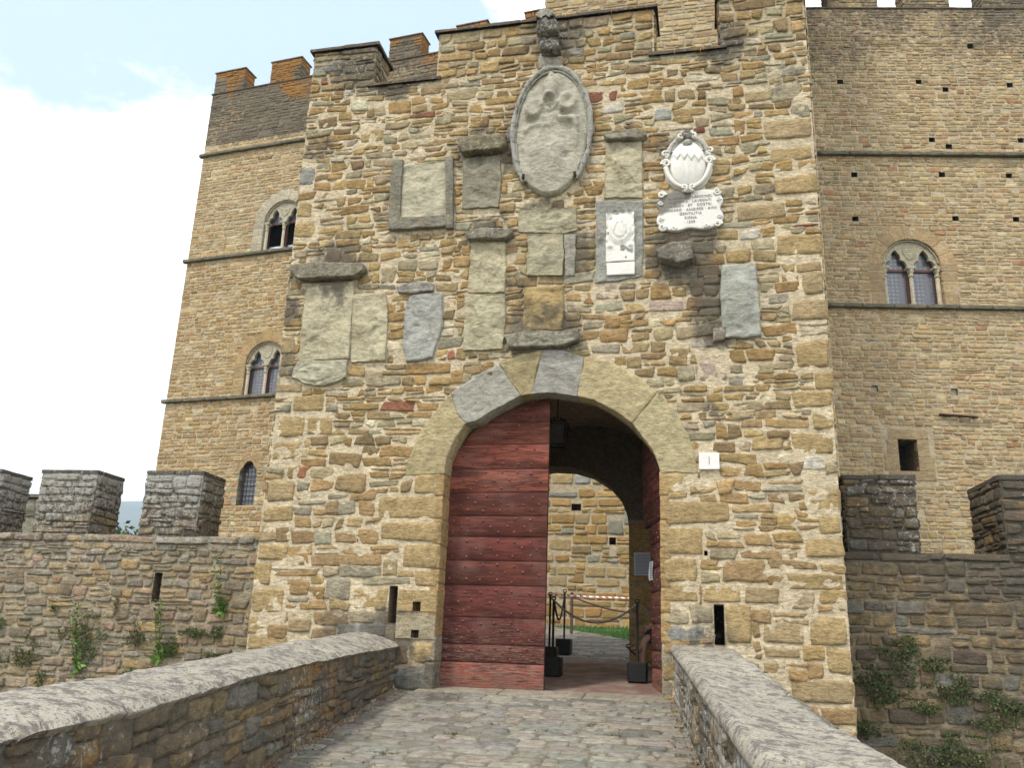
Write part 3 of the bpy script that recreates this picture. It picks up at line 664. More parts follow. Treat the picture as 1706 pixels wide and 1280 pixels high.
def tower_wear(P):
    g = .06+.86*blobs(P, G_BL)+.12*np.clip(fbm(P*.8, 3, 41), -1, 1)
    g = g+.35*np.clip((P[..., 2]-7.6)/1.8, 0, 1)
    l = .05+.42*np.clip(g-.1, 0, 1)+.25*np.clip((P[..., 2]-6.5)/3, 0, 1)
    o = .25*np.clip((P[..., 2]-8.9)*3, 0, 1)
    return np.stack([g, l, o], -1)
def t_h(v): return .19 if v < 1.2 else (.165 if v < 2.8 else (.135 if v < 7.5 else .125))
def t_w(v): return .34 if v < 1.2 else (.31 if v < 2.8 else .25)
b = Buf()
masonry(b, TF, X0, X1, -1.2, ZT, PAL_T, hgt=t_h, wid=t_w, soft=soft_p, hard=pegs[2:], holes=[hole_door, slotL, slotR]+pegs, H=.014, gap=.012, rough=.017, jit=.020, ps=.22, pj=.15, edge=True, cell=.030, mcol=(.57, .49, .35), wearf=tower_wear, explicit=expl, mh=.0042, mamp=.007, wavea=.04,
        palf=lambda u, v, r: ((np.array(PAL_B[random.choice((0, 0, 1, 2, 3))][0])*random.uniform(.85, 1.15)) if (v < 2.6 and random.random() < .55) else None))
for s_ in (slotL, slotR): recess(b, TF, s_, .5, (.22, .17, .11))
for p, hl, c in ((peg_bl[0], pegs[0], O), (peg_bl[1], pegs[1], Y_)):
    i_ = [(p[0][0]+.006, p[0][1]+.006), (p[1][0]-.002, p[1][1]+.006), (p[2][0]-.002, p[2][1]-.006), (p[3][0]+.006, p[3][1]-.006)]
    plate(b, TF, i_, -.02, .022, c, holes=[hl]); recess(b, TF, hl, .12, tuple(x*.8 for x in c), h0=.02, bc=(.12, .09, .05))
recess(b, TF, pegs[2], .15, (.2, .15, .1))
# side faces, turning the corners
for fr_, ww in ((TF.side(X1, 0, 0, True), 3.9), (TF.side(X0, 0, 0, False).shift(u=-3.9), 3.9)):
    masonry(b, fr_, 0, ww, -1.2, ZT, PAL_T, hgt=lambda v: .17, wid=.36, H=.016, gap=.022, rough=.010, jit=.015, cell=.08, mcol=(.48, .41, .28), wearf=tower_wear)
    b.box(fr_, 0, ww, -4.6, -1.19, -.4, 0, (.2, .17, .12))
b.box(TF, X0, X1, -4.6, -1.19, -.5, 0, (.2, .17, .12))
# back wall with the inner gateway, and the roof deck
farc = [(-1.80, -.3), (-1.80, 2.35), (-1.70, 2.78), (-1.48, 3.08), (-1.1, 3.30), (-.60, 3.38), (-.25, 3.36), (.07, 3.26), (.37, 3.06), (.57, 2.82), (.67, 2.55), (.69, 2.35), (.69, -.3)]
BF = Fr((0, 3.90, 0), (1, 0, 0), (0, 0, 1), (0, -1, 0))
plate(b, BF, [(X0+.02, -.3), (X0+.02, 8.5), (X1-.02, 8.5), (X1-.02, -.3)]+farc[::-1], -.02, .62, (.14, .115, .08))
b.box(TF, X0+.03, X1-.03, 8.40, 8.52, -3.9, -.03, (.2, .17, .13))
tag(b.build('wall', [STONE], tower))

# battlements
def coping(buf, fr, u0, u1, v, th, hb, hf, c, over=.05, n=3, wear=(.5, .3, .3), right=True):
    xs = np.linspace(u0-over, u1+over, n+1)
    for k in range(n):
        f2 = Fr(fr.pt(0, v, 0), fr.eu, fr.n, fr.ev)
        slab(buf, f2, rect(xs[k]+.003, xs[k+1]-.003, hb-over, hf+over), 0, th+random.uniform(-.006, .006), np.array(c)*random.uniform(.85, 1.15), bev=.012, amp=.005, seed=random.random()*50, nb=40, rings=5, wearf=lambda P: np.broadcast_to(np.array(wear), P.shape))
def merlon(parent, fr, u0, u1, v0, v1, thick, pal, hgt, wid, wearf, mcol, H=.02, cope=(.17, .13, .09), cth=.05, over=.05, gap=.02, rough=.01, jit=.014, matx=None, cn=2, cell=.05, cwear=(.6, .4, .5), name='merlon'):
    buf = Buf()
    faces = [(fr.shift(), u0, u1), (fr.side(u1, 0, 0, True), 0, thick), (fr.side(u0, 0, 0, False).shift(u=-thick), 0, thick),
             (Fr(fr.pt(0, 0, -thick), fr.eu, fr.ev, -fr.n), u0, u1)]
    for k, (f_, a, c_) in enumerate(faces):
        masonry(buf, f_, a, c_, v0, v1, pal, hgt=hgt, wid=wid, H=H, gap=gap, rough=rough, jit=jit, cell=cell if k < 3 else .2, mcol=mcol, wearf=wearf, ps=.15, pj=.05, wavea=.01)
    coping(buf, fr, u0, u1, v1, cth, -thick, 0, cope, over=over, n=cn, wear=cwear)
    return buf.build(name, matx or STONE, parent)
MT = (.36, .30, .20)
CW = (.65, .45, .42)
for (a, c_, zt, cn) in ((X0, -2.84, 9.28, 2), (-1.84, 1.36, 9.36, 5), (2.27, X1, 9.38, 2)):
    merlon(tower, TF, a, c_, ZT, zt, .55, PAL_T, .13, .25, tower_wear, (.48, .41, .28), H=.02, gap=.024, rough=.013, jit=.017, cope=(.12, .095, .07), cn=cn, cwear=CW, cth=.055, over=.06)
for (a, c_) in ((-2.86, -1.82), (1.34, 2.29)):
    bb_ = Buf(); coping(bb_, TF, a, c_, ZT-.01, .05, -.55, 0, (.13, .10, .075), over=.06, n=3, wear=CW)
    bb_.build('sill_coping', STONE, tower)
def flake(sd_, a_):
    def f(U, V):
        P = np.stack([U*2.1+sd_, V*2.1, U*0], -1); w_ = np.stack([fbm(P*2.3, 3, 5), fbm(P*2.3+9, 3, 6), U*0], -1); r = fbm(P*.8+w_*.55, 3, 71)
        r2 = fbm(P*2.2+w_*.7, 3, 72); return a_*(np.tanh((r-.12)*30)*.5+np.tanh((r+.2)*26)*.4+np.tanh((r2-.25)*18)*.30)
    return f
# gate arch, each stone carried back into the wall
b = Buf()
for (p, c, s_) in vp:
    slab(b, TF, p, -.30, .026, c, bev=.014, amp=.012, freq=6, nb=90, rings=12, jit=.008, seed=s_, relief=flake(s_*2.7, .008), cvar=.09, blotch=((.30, .22, .12), .62) if s_ == 3 else None, wearf=lambda P: np.stack([.12+0*P[..., 0], .05+0*P[..., 0], 0*P[..., 0]], -1))
b.build('gate_arch', SLAB, tower)
# door jambs (the returns into the gateway)
JL = Fr((AL, 0, 0), (0, 1, 0), (0, 0, 1), (1, 0, 0)); JR = Fr((AR, 0, 0), (0, 1, 0), (0, 0, 1), (-1, 0, 0))
for fr_, s_ in ((JL, 0), (JR, 5)):
    b = Buf()
    vv = [-.05, .33, .63, .97, 1.26, 1.43, 1.72, 2.05, 2.34, 2.64]
    for k in range(9):
        slab(b, fr_, rect(-.012, .34, vv[k]+.005, vv[k+1]-.005), -.1, .006+.006*random.random(), np.array((.36, .25, .12) if k not in (1, 0) else (.28, .25, .19))*random.uniform(.9, 1.1), bev=.014, amp=.009, seed=k+s_, nb=40, rings=5, wearf=tower_wear, jit=.006)
    b.box(fr_, 0, .34, -.3, 2.66, -.12, -.004, (.33, .28, .19))
    b.build('gate_jamb', STONE, tower)
# vaulted passage: tube from the arch back to the inner gateway
b = Buf()
def tube_prof(hw, zs, zt, cx=0, n=20, z0=-.4, e=2.0):
    P = [(cx-hw, z0), (cx-hw, zs)]
    for k in range(1, n): 
        a = math.pi-math.pi*k/n; P.append((cx+hw*math.copysign(abs(math.cos(a))**(2/e), math.cos(a)), zs+(zt-zs)*abs(math.sin(a))**(2/e)))
    return P+[(cx+hw, zs), (cx+hw, z0)]
vt = tube_prof(1.72, 2.45, 4.05, -.03)
def loft(buf, A, ya, B, yb, c, seg=12, mat=0, sm=True):
    n = len(A); V = []
    for k in range(seg+1):
        f = k/seg
        for i in range(n): V.append((A[i][0]*(1-f)+B[i][0]*f, ya*(1-f)+yb*f, A[i][1]*(1-f)+B[i][1]*f))
    F = [(k*n+i, k*n+i+1, (k+1)*n+i+1, (k+1)*n+i) for k in range(seg) for i in range(n-1)]
    V = np.array(V); V = V+.012*fbm(V*3, 3, 3)[:, None]
    buf.add(V, F, np.array(c)*(1+.2*fbm(V*2, 2, 8))[:, None], (.3, 0, 0), mat, sm)
loft(b, vt, .30, vt, 3.30, (.33, .25, .165), 30)
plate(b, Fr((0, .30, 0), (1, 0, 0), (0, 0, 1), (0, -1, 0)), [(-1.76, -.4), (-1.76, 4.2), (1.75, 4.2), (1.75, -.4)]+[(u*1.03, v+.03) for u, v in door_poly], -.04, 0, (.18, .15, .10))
for s_, x in ((1, -1.72), (-1, 1.66)):   # block courses on the side walls
    f2 = Fr((x, .32, 0), (0, 1, 0), (0, 0, 1), (s_, 0, 0))
    masonry(b, f2, 0, 2.95, -.1, 2.45, PAL_B, hgt=.3, wid=.6, H=.012, gap=.012, rough=.006, jit=.008, ps=.05, pj=.03, cell=.15, mcol=(.28, .23, .15), wearf=lambda P: np.broadcast_to(np.array((.35, 0, 0)), P.shape))
f3 = Fr((0, 3.27, 0), (1, 0, 0), (0, 0, 1), (0, -1, 0))
masonry(b, f3, .69, 1.68, -.1, 2.5, PAL_B, hgt=.32, wid=.45, H=.012, gap=.010, rough=.005, jit=.006, ps=.02, pj=.0, cell=.15, mcol=(.28, .23, .15), wearf=lambda P: np.broadcast_to(np.array((.30, 0, 0)), P.shape))
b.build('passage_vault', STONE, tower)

# ---- the two leaves of the gate
STUD = simple('painted_stud', (.20, .062, .05), .5, nz=.5, sc=30)
RED = (.150, .041, .030)
zb = [TF.px(820, y)[1] for y in (1158, 1105, 1075, 1030, 976, 935, 895, 860, 821, 782, 741, 705, 660)]
LF = Fr((0, .28, 0), (1, 0, 0), (0, 0, 1), (0, -1, 0))
zb = [LF.px(820, y)[1] for y in (1156, 1105, 1075, 1030, 976, 935, 895, 860, 821, 782, 741, 705, 664)]
ar_top = sorted([(u, v) for u, v in arch]); AX = [a[0] for a in ar_top]; AZ = [a[1] for a in ar_top]
def arch_z(u): return float(np.interp(u, AX, AZ))
def arch_left(z):
    xs = np.linspace(-1.40, 0, 60); zz = np.array([arch_z(x) if x > AL else 2.6 for x in xs]); k = np.where(zz >= z-.0)[0]; return float(xs[k[0]]) if len(k) else -.1
def leaf(parent, fr, xl, xr, mirror=False, short=None):
    buf = Buf()
    for k in range(12):
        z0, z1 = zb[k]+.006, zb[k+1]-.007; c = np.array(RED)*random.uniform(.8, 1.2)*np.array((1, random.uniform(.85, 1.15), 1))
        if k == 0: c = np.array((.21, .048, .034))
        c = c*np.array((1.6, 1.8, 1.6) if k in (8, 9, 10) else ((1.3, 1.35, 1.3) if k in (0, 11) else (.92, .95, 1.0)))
        nu, nv = 26, 5; tv = [0, .06, .5, .94, 1]
        V = []; C = []
        for j in range(nv):
            z = z0+(z1-z0)*tv[j]; a = (arch_left(z) if z > 2.6 else AL-.04)+(.0 if z <= 2.6 else -.02); a = max(a, AL-.04) if z <= 2.6 else a; a = max(a, xl)
            bx = xr
            if short is not None and z < short[0]: bx = short[1]
            for i in range(nu):
                u = a+(bx-a)*i/(nu-1); h = .0 if j in (0, 4) else .010
                if k == 0 and j == 0: z_ = z-.012*abs(vn(np.array([[u*6, 0, 0]]), 5)[0])
                else: z_ = z
                V.append((u, z_, h))
        V = np.array(V); uu = V[:, 0]*(-1 if mirror else 1)
        P = fr.pt(uu, V[:, 1], V[:, 2]+.002*fbm(np.stack([V[:, 0]*2, V[:, 1]*9, V[:, 2]*0], -1), 3, k))
        F = [(j*nu+i, j*nu+i+1, (j+1)*nu+i+1, (j+1)*nu+i) for j in range(nv-1) for i in range(nu-1)]
        if mirror: F = [f[::-1] for f in F]
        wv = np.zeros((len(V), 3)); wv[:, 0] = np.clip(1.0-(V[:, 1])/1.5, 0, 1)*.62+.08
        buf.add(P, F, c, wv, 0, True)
        # studs
        if k > 0:
            n = 6; dz = z1-z0
            for row, fz in enumerate((.18, .5, .82)):
                for i in range(7):
                    if random.random() < .12: continue
                    u = xl+.12+(xr-xl)*(i+(.5 if row == 1 else 0)+.1*random.uniform(-1, 1))/6.6; z = z0+dz*fz+random.uniform(-.02, .02)
                    al = (arch_left(z) if z > 2.6 else AL)
                    if u < al+.06 or u > xr-.03 or (short is not None and z < short[0] and u > short[1]-.03): continue
                    um = -u if mirror else u
                    r = random.uniform(.015, .020); ring = []; 
                    for (rr, hh) in ((1.0, .008), (.75, .8), (.3, 1.05)):
                        for q_ in range(8): ring.append(fr.pt(um+r*rr*math.cos(q_*math.pi/4), z+r*rr*math.sin(q_*math.pi/4), .010+r*.75*hh))
                    ring.append(fr.pt(um, z, .010+r*.82))
                    F = [(8*a+q_, 8*a+(q_+1) % 8, 8*(a+1)+(q_+1) % 8, 8*(a+1)+q_) for a in (0, 1) for q_ in range(8)]+[(16+q_, 16+(q_+1) % 8, 24) for q_ in range(8)]
                    buf.add(ring, F, np.array((.24, .075, .06))*random.uniform(.8, 1.3), (0, 0, 0), 1)
    # backing boards just behind
    top = [(x, arch_z(x)-.012 if x > AL else 2.6) for x in np.linspace(AL, xr, 16)]; top = [(x, min(z, zb[-1]-.02)) for x, z in top]
    pl = [(xl+.01, zb[0]+.01), (xl+.01, 2.6)]+top
    if short is not None: pl += [(xr, short[0]), (short[1], short[0]), (short[1], zb[0]+.01)]
    else: pl += [(xr, zb[0]+.01)]
    if mirror: pl = [(-u, v) for u, v in pl][::-1]
    plate(buf, fr, pl, -.06, -.004, (.05, .016, .014))
    return buf.build('door_leaf', [WOOD, STUD], parent)
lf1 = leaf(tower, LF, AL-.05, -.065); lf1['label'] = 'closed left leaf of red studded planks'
ang = math.atan2(1.35, -.35)
HX, HY = 1.39, .33; du = np.array([math.cos(ang), math.sin(ang), 0])
# local u of the leaf runs from the hinge; the board code works with mirrored coordinates, so hinge sits at u=+1.40
nv_ = np.array([-math.sin(ang), math.cos(ang), 0]); 
RFm = Fr(np.array([HX, HY, 0])+du*1.42, -du, (0, 0, 1), nv_)
lf2 = leaf(tower, RFm, AL-.05, -.02, mirror=True, short=(2.16, -.55)); lf2['label'] = 'open right leaf of red studded planks'

# ================================================================== CARVED PANELS ON THE TOWER (each a thing)
LAB = {0: 'tall pale stone panel with pointed foot under a mossy ledge, leftmost on the tower front',
       1: 'narrow eroded sandstone panel just right of the tall panel with the pointed foot',
       2: 'blue-grey flaking shield-shaped stone between the narrow panel and the double panel',
       3: 'large square sandstone panel in a dark raised stone frame on the tower front',
       4: 'dark rectangular panel under a mossy ledge, left of the big oval shield',
       5: 'plain rectangular panel under a thin ledge, between oval shield and white coat of arms',
       6: 'double-height pale panel under a dark ledge, right of the blue-grey flaking shield stone',
       7: 'column of three worn panels below the oval shield, ending in a ledge over the arch',
       8: 'grey recessed stone panel surrounding the small white marble relief',
       9: 'tall blank blue-grey stone slab near the right edge of the tower front',
       10: 'dark broken stone ledge sticking out below the white inscription',
       11: 'small worn ledge above the blue-grey flaking shield stone',
       12: 'small dark bracket stone left of the foot of the tall blue-grey slab'}
def moss(P): return np.stack([.50+0*P[..., 0], .50+0*P[..., 0], .15+0*P[..., 0]], -1)
def rimw(P): return np.stack([.36+0*P[..., 0], .42+0*P[..., 0], 0*P[..., 0]], -1)
def slabw(P):
    g = .20+.25*np.clip(fbm(P*1.3, 3, 61), -1, 1)+.35*blobs(P, G_BL); return np.stack([g, .06+.2*g, 0*g], -1)
roots = {}
for k, (kind, gi, uv, c, th, kw) in enumerate(PAN):
    u = np.mean([p[0] for p in uv]); v = min(p[1] for p in uv)
    if gi not in roots:
        nm = 'stone_ledge' if gi in (10, 11, 12) else 'carved_panel'
        roots[gi] = thing(nm, LAB[gi], 'ledge' if gi in (10, 11, 12) else 'stone panel', (u, 0, v), None if gi in (10, 11, 12) else 'eroded stone panels set into the gate tower')
    b = Buf(); amp = {'panel': .014, 'ledge': .022, 'rim': .018}[kind]
    rf = None
    if kind == 'panel':
        cu, cv = np.mean([p[0] for p in uv]), np.mean([p[1] for p in uv]); sd_ = k*3.3
        def rf(U, V, sd_=sd_):
            x = (U-cu)/(.5*(max(p[0] for p in uv)-min(p[0] for p in uv))); y = (V-cv)/(.5*(max(p[1] for p in uv)-min(p[1] for p in uv)))
            w_ = .25*fbm(np.stack([U*4+sd_, V*4, U*0], -1), 3, 55); r = np.sqrt((x/.72)**2+((y-.1)/.62)**2)+w_
            return flake(sd_, .014)(U, V)+.016*np.clip((1-r)*5, 0, 1)+.012*np.clip((.5-r)*6, 0, 1)*(fbm(np.stack([U*9, V*9, U*0+sd_], -1), 2, 5)+.3)
    slab(b, TF, uv, -.06, th+(.0 if kind != 'panel' else .0), c, bev={'panel': .014, 'ledge': .025, 'rim': .018}[kind], amp=amp, freq=5 if kind == 'panel' else 7, nb=110 if kind == 'panel' else 70, rings=20 if kind == 'panel' else 9, jit=.009, seed=k, relief=rf, cvar=.12, wearf={'panel': slabw, 'ledge': moss, 'rim': rimw}[kind])
    b.build({'panel': 'slab', 'ledge': 'ledge', 'rim': 'rim'}[kind], SLAB if kind == 'panel' else STONE, roots[gi])

# ---- the big oval shield with its carved helmet bracket
oc = TF.px(920, 222); ow = abs(TF.px(985, 222)[0]-oc[0]); oh = abs(TF.px(920, 118)[1]-oc[1])
ovt = thing('oval_shield', 'huge eroded oval stone shield with tiara relief, high on the tower front', 'coat of arms', (oc[0], 0, oc[1]-oh))
b = Buf()
EL = [(oc[0]+ow*math.cos(a), oc[1]+oh*math.sin(a)*(1.0 if math.sin(a) > 0 else .98)) for a in np.linspace(0, 2*math.pi, 60, endpoint=False)]
def orel(U, V):
    x = (U-oc[0])/ow; y = (V-oc[1])/oh; r2 = x*x+y*y
    h = .045*np.clip(1-r2, 0, 1)+.05*np.clip((-.35-y)*1.6, 0, .5)
    g = lambda cx, cy, sx, sy, a: a*np.exp(-(((x-cx)/sx)**2+((y-cy)/sy)**2)**1.5)
    G4 = lambda cx, cy, sx, sy, a: a*np.exp(-(((x-cx)/sx)**2+((y-cy)/sy)**2)**4)
    ring = lambda cx, cy, r_, w_, a: a*np.exp(-((np.sqrt((x-cx)**2+((y-cy)*1.6)**2)-r_)/w_)**2)
    h = h+G4(-.04, .62, .20, .24, .05)+ring(-.04, .40, .17, .05, .03)+ring(.42, .40, .20, .06, .035)+ring(-.46, .36, .19, .06, .022)+G4(-.04, .88, .07, .06, .03)+.022*np.exp(-((y-.06-.16*np.cos(x*2.6))/.05)**2)*(np.abs(x)<.7)
    h = h+g(-.03, .62, .19, .22, .050)-g(-.03, .45, .10, .06, .055)+g(-.30, .44, .10, .10, .022)+g(.42, .40, .20, .11, .05)-g(.42, .42, .09, .05, .035)-g(-.45, .16, .18, .05, .04)+g(-.5, .30, .22, .10, .03)-g(.32, .22, .12, .05, .04)+g(.45, .13, .24, .06, .03)+g(-.05, .12, .5, .07, .018)-g(-.62, -.05, .08, .2, .02)+g(.1, -.3, .5, .3, .02)+g(.62, -.1, .08, .3, .02)-g(.40, -.42, .12, .05, .02)
    P = np.stack([U*3, V*3, U*0], -1); return h*1.25+.020*fbm(P, 4, 91)+flake(3.3, .006)(U, V)
slab(b, TF, EL, -.05, .06, (.40, .385, .315), bev=.03, amp=.008, nb=150, rings=46, seed=3, relief=orel, wearf=lambda P: np.stack([.12+.55*np.clip((-P[..., 0]+oc[0]-ow*.55)*3, 0, .6)+0*P[..., 0], .14+0*P[..., 0], 0*P[..., 0]], -1))
b.build('shield', SLAB, ovt)
b = Buf(); n = 110
aa = np.linspace(-50, 230, n)*math.pi/180
pts = TF.pt(oc[0]+ow*1.0*np.cos(aa), oc[1]+oh*1.0*np.sin(aa), .075)
b.tube(pts, .036+.008*vn(np.stack([aa*6, aa*0, aa*0], -1), 3), (.30, .29, .24), seg=10, jit=.016, wear=(.55, .75, .05))
pts = TF.pt(oc[0]+ow*.92*np.cos(aa), oc[1]+oh*.935*np.sin(aa), .075); b.tube(pts, .018, (.30, .29, .24), seg=7, jit=.008, wear=(.45, .5, 0))
b.build('rim', STONE, ovt)
for a in (-50, -132):
    b = Buf(); p = (oc[0]+ow*1.0*math.cos(R_(a)), oc[1]+oh*math.sin(R_(a)))
    b.tube([TF.pt(p[0], p[1]+.03, 0), TF.pt(p[0], p[1]+.02, .13), TF.pt(p[0]-.01*np.sign(p[0]-oc[0]), p[1]+.07, .15)], .022, (.05, .03, .02), jit=.004)
    b.build('iron_clamp', RUST, ovt)
ht = thing('helmet_bracket', 'dark carved stone bracket shaped like a plumed helmet, above the oval shield', 'bracket', (TF.px(918, 116)[0], 0, TF.px(918, 116)[1]))
b = Buf()
def bp(pts, h0, h1, c, nm, am=.02, bv=.05, w=None, relief=None):
    bx = Buf(); slab(bx, TF, TF.pxs(pts), h0, h1, c, bev=bv, amp=am, freq=9, nb=70, rings=12, jit=.012, seed=len(nm), relief=relief, wearf=w or (lambda P: np.stack([.62+0*P[..., 0], .6+0*P[..., 0], 0*P[..., 0]], -1))); bx.build(nm, STONE, ht)
bp([(898, 96), (938, 95), (941, 118), (897, 118)], -.03, .06, (.33, .32, .27), 'base_block', w=slabw)
bp([(901, 74), (934, 72), (935, 94), (918, 98), (902, 95)], -.03, .22, (.16, .145, .10), 'console')
bp([(899, 46), (914, 39), (926, 41), (932, 56), (935, 74), (916, 77), (899, 72)], -.03, .33, (.15, .14, .105), 'helmet', am=.03, bv=.08)
b = Buf()
for k in range(9):
    a = -70+k*17.5; c0 = TF.px(915, 56); r0, r1 = .05, .15
    b.tube([TF.pt(c0[0]+r0*math.sin(R_(a)), c0[1]+r0*math.cos(R_(a)), .34), TF.pt(c0[0]+.8*r1*math.sin(R_(a)), c0[1]+.8*r1*math.cos(R_(a)), .37), TF.pt(c0[0]+r1*math.sin(R_(a)), c0[1]+r1*math.cos(R_(a)), .27)], [.012, .022, .016], (.27, .26, .21), jit=.005, wear=(.3, .7, 0))
b.build('plume', STONE, ht)

# ---- white marble coat of arms and inscription
WM = (.70, .68, .62)
cc = TF.px(1146, 275); cw = .33; ch = .41
ct = thing('marble_coat_of_arms', 'white marble oval coat of arms with scrolled edge and zigzag band, above the inscription', 'coat of arms', (cc[0], 0, cc[1]-.42))
def whw(P): g = .06+.95*np.clip((P[..., 2]-cc[1]-.02)*2.2, 0, 1)*np.clip(.6+fbm(P*5, 2, 3), 0, 1); return np.stack([g+.10, .1+0*g, 0*g], -1)
ov2 = [(cc[0]+cw*.95*math.cos(a)*(1-.10*math.sin(a)), cc[1]+ch*math.sin(a)) for a in np.linspace(0, 2*math.pi, 48, endpoint=False)]
b = Buf(); slab(b, TF, ov2, -.03, .045, WM, bev=.02, amp=.004, nb=90, rings=14, jit=.012, seed=5, wearf=whw); b.build('backplate', MARBLE, ct)
b = Buf()
def zz(U, V):
    x = (U-cc[0])/(cw*.73); y = (V-cc[1]+.02)/(ch*.80); r = np.clip(1-x*x-y*y, 0, 1)
    zig = .16-.30*x*.5+.22*np.abs(((x*2.6+4) % 1)-.5)*2-.11
    return .085*np.sqrt(r)+np.where((y > zig) & (y < zig+.9), .016*np.clip((y-zig)*12, 0, 1), 0)-.006*np.abs(np.sin(x*9))*(y < zig)*np.clip(r*2, 0, 1)
ov3 = [(cc[0]+cw*.73*math.cos(a), cc[1]-.02+ch*.82*math.sin(a)) for a in np.linspace(0, 2*math.pi, 48, endpoint=False)]
slab(b, TF, ov3, .03, .05, (.74, .72, .66), bev=.012, amp=.003, nb=110, rings=44, jit=.003, relief=zz, wearf=whw); b.build('shield', MARBLE, ct)
def scroll(buf, u, v, r, a0, turns, sgn, h, rad, c=WM):
    th = np.linspace(0, turns*2*math.pi, int(18*turns)); rr = r*(1-.78*th/th[-1])
    buf.tube(TF.pt(u+rr*np.cos(a0+sgn*th), v+rr*np.sin(a0+sgn*th), h+.02*th/th[-1]), rad*(1-.45*th/th[-1]), c, seg=7, jit=.003, wear=(.10, .1, 0))
b = Buf()
for sg in (-1, 1):
    a1 = np.linspace(-88, -8, 26)*math.pi/180
    b.tube(TF.pt(cc[0]+sg*cw*.88*np.cos(a1), cc[1]+ch*.9*np.sin(a1), .07), np.linspace(.024, .034, 26), WM, seg=9, jit=.004)
    scroll(b, cc[0]+sg*cw*.86, cc[1]+.0, .06, 0 if sg > 0 else math.pi, 1.3, sg, .075, .024)
    scroll(b, cc[0]+sg*cw*.90, cc[1]+.15, .055, -1.5, 1.3, -sg, .07, .022)
    a2 = np.linspace(25, 78, 20)*math.pi/180
    b.tube(TF.pt(cc[0]+sg*cw*.86*np.cos(a2), cc[1]+ch*.95*np.sin(a2), .075), .034, (.55, .53, .47), seg=8, jit=.007, wear=(.55, .3, 0))
    b.tube(TF.pt(cc[0]+sg*cw*.66*np.cos(a2), cc[1]+ch*.98*np.sin(a2), .065), .018, (.55, .53, .47), seg=8, jit=.004, wear=(.5, .3, 0))
    scroll(b, cc[0]+sg*.085, cc[1]+ch*.98, .055, math.pi/2, 1.2, sg, .08, .024)
    scroll(b, cc[0]+sg*.055, cc[1]-ch*.93, .045, -math.pi/2, 1.2, -sg, .09, .02)
b.build('scrollwork', MARBLE, ct)
b = Buf()   # mask at the head and shell at the foot
slab(b, TF, [(cc[0]+.075*math.cos(a), cc[1]+ch*1.0+.085*math.sin(a)) for a in np.linspace(0, 6.28, 16, endpoint=False)], 0, .12, (.45, .43, .37), bev=.03, amp=.03, freq=16, nb=50, rings=10, jit=.012, seed=9, wearf=lambda P: np.broadcast_to(np.array((.7, .3, 0)), P.shape))
slab(b, TF, [(cc[0]+.07*math.cos(a), cc[1]+ch*.66+.045*math.sin(a)) for a in np.linspace(0, 6.28, 16, endpoint=False)], .05, .145, (.5, .48, .42), bev=.02, amp=.02, freq=18, nb=50, rings=8, jit=.008, seed=4, wearf=lambda P: np.broadcast_to(np.array((.5, .3, 0)), P.shape))
for k in range(7):
    a = R_(-60+k*20); b.tube([TF.pt(cc[0], cc[1]-ch*1.0+.02, .08), TF.pt(cc[0]+.085*math.sin(a), cc[1]-ch*1.0-.035*math.cos(a)-.01, .09)], [.012, .017], (.62, .60, .50), jit=.002)
b.build('ornament', MARBLE, ct)

pt_ = thing('inscription_plaque', 'white marble inscription plaque with scrolled corners, under the oval coat of arms', 'plaque', ((plq[0][0]+plq[1][0])/2, 0, plq[2][1]))
pc = (np.mean([p[0] for p in plq]), np.mean([p[1] for p in plq])); pw = .41; ph = .275
def plw(P): x = P[..., 0]-pc[0]; z = P[..., 2]-pc[1]; g = .85*np.clip((z-.02-.5*(x+.0))*5, 0, 1)*(x < .03); return np.stack([g, .3*g, 0*g], -1)
b = Buf(); op = []
for a in np.linspace(0, 2*math.pi, 72, endpoint=False):
    c_, s_ = math.cos(a), math.sin(a); k = (abs(c_)**7+abs(s_)**7)**(-1/7); w_ = 1-.05*math.cos(a*8)
    op.append((pc[0]+pw*k*c_*w_, pc[1]+ph*k*s_*w_))
slab(b, TF, op, -.02, .055, (.72, .70, .65), bev=.014, amp=.002, nb=130, rings=14, jit=.004, wearf=plw); b.build('slab', MARBLE, pt_)
b = Buf()
for sx in (-1, 1):
    for sy in (-1, 1):
        scroll(b, pc[0]+sx*(pw-.055), pc[1]+sy*(ph-.04), .05, 0, 1.4, -sx*sy, .06, .020)
        scroll(b, pc[0]+sx*(pw-.035), pc[1]+sy*(ph-.155), .03, 0, 1.2, sx*sy, .06, .013)
        if sy < 0: scroll(b, pc[0]+sx*(pw-.20), pc[1]+sy*(ph-.02), .035, 0, 1.2, sx, .06, .014)
b.build('scrollwork', MARBLE, pt_)
INK = simple('carved_letter', (.20, .185, .16), .9, c2=(.36, .34, .30), sc=40)
def text(s_, u, v, h, size, m, parent, name, fr=TF, sx=1.0, ex=.002, off=0):
    cu = bpy.data.curves.new('txt', 'FONT'); cu.body = s_; cu.size = size; cu.align_x = 'CENTER'; cu.align_y = 'CENTER'; cu.extrude = ex; cu.space_character = 1.12; cu.resolution_u = 3; cu.offset = off
    o = bpy.data.objects.new('txt', cu); col.objects.link(o); dg = bpy.context.evaluated_depsgraph_get(); me = bpy.data.meshes.new_from_object(o.evaluated_get(dg)); bpy.data.objects.remove(o)
    co = np.zeros(len(me.vertices)*3); me.vertices.foreach_get('co', co); co = co.reshape(-1, 3); F = [tuple(p.vertices) for p in me.polygons]
    bx = Buf(); bx.add(fr.pt(u+co[:, 0]*sx, v+co[:, 1], h+co[:, 2]), F, (.1, .1, .1), smooth=False); return bx.build(name, m, parent)
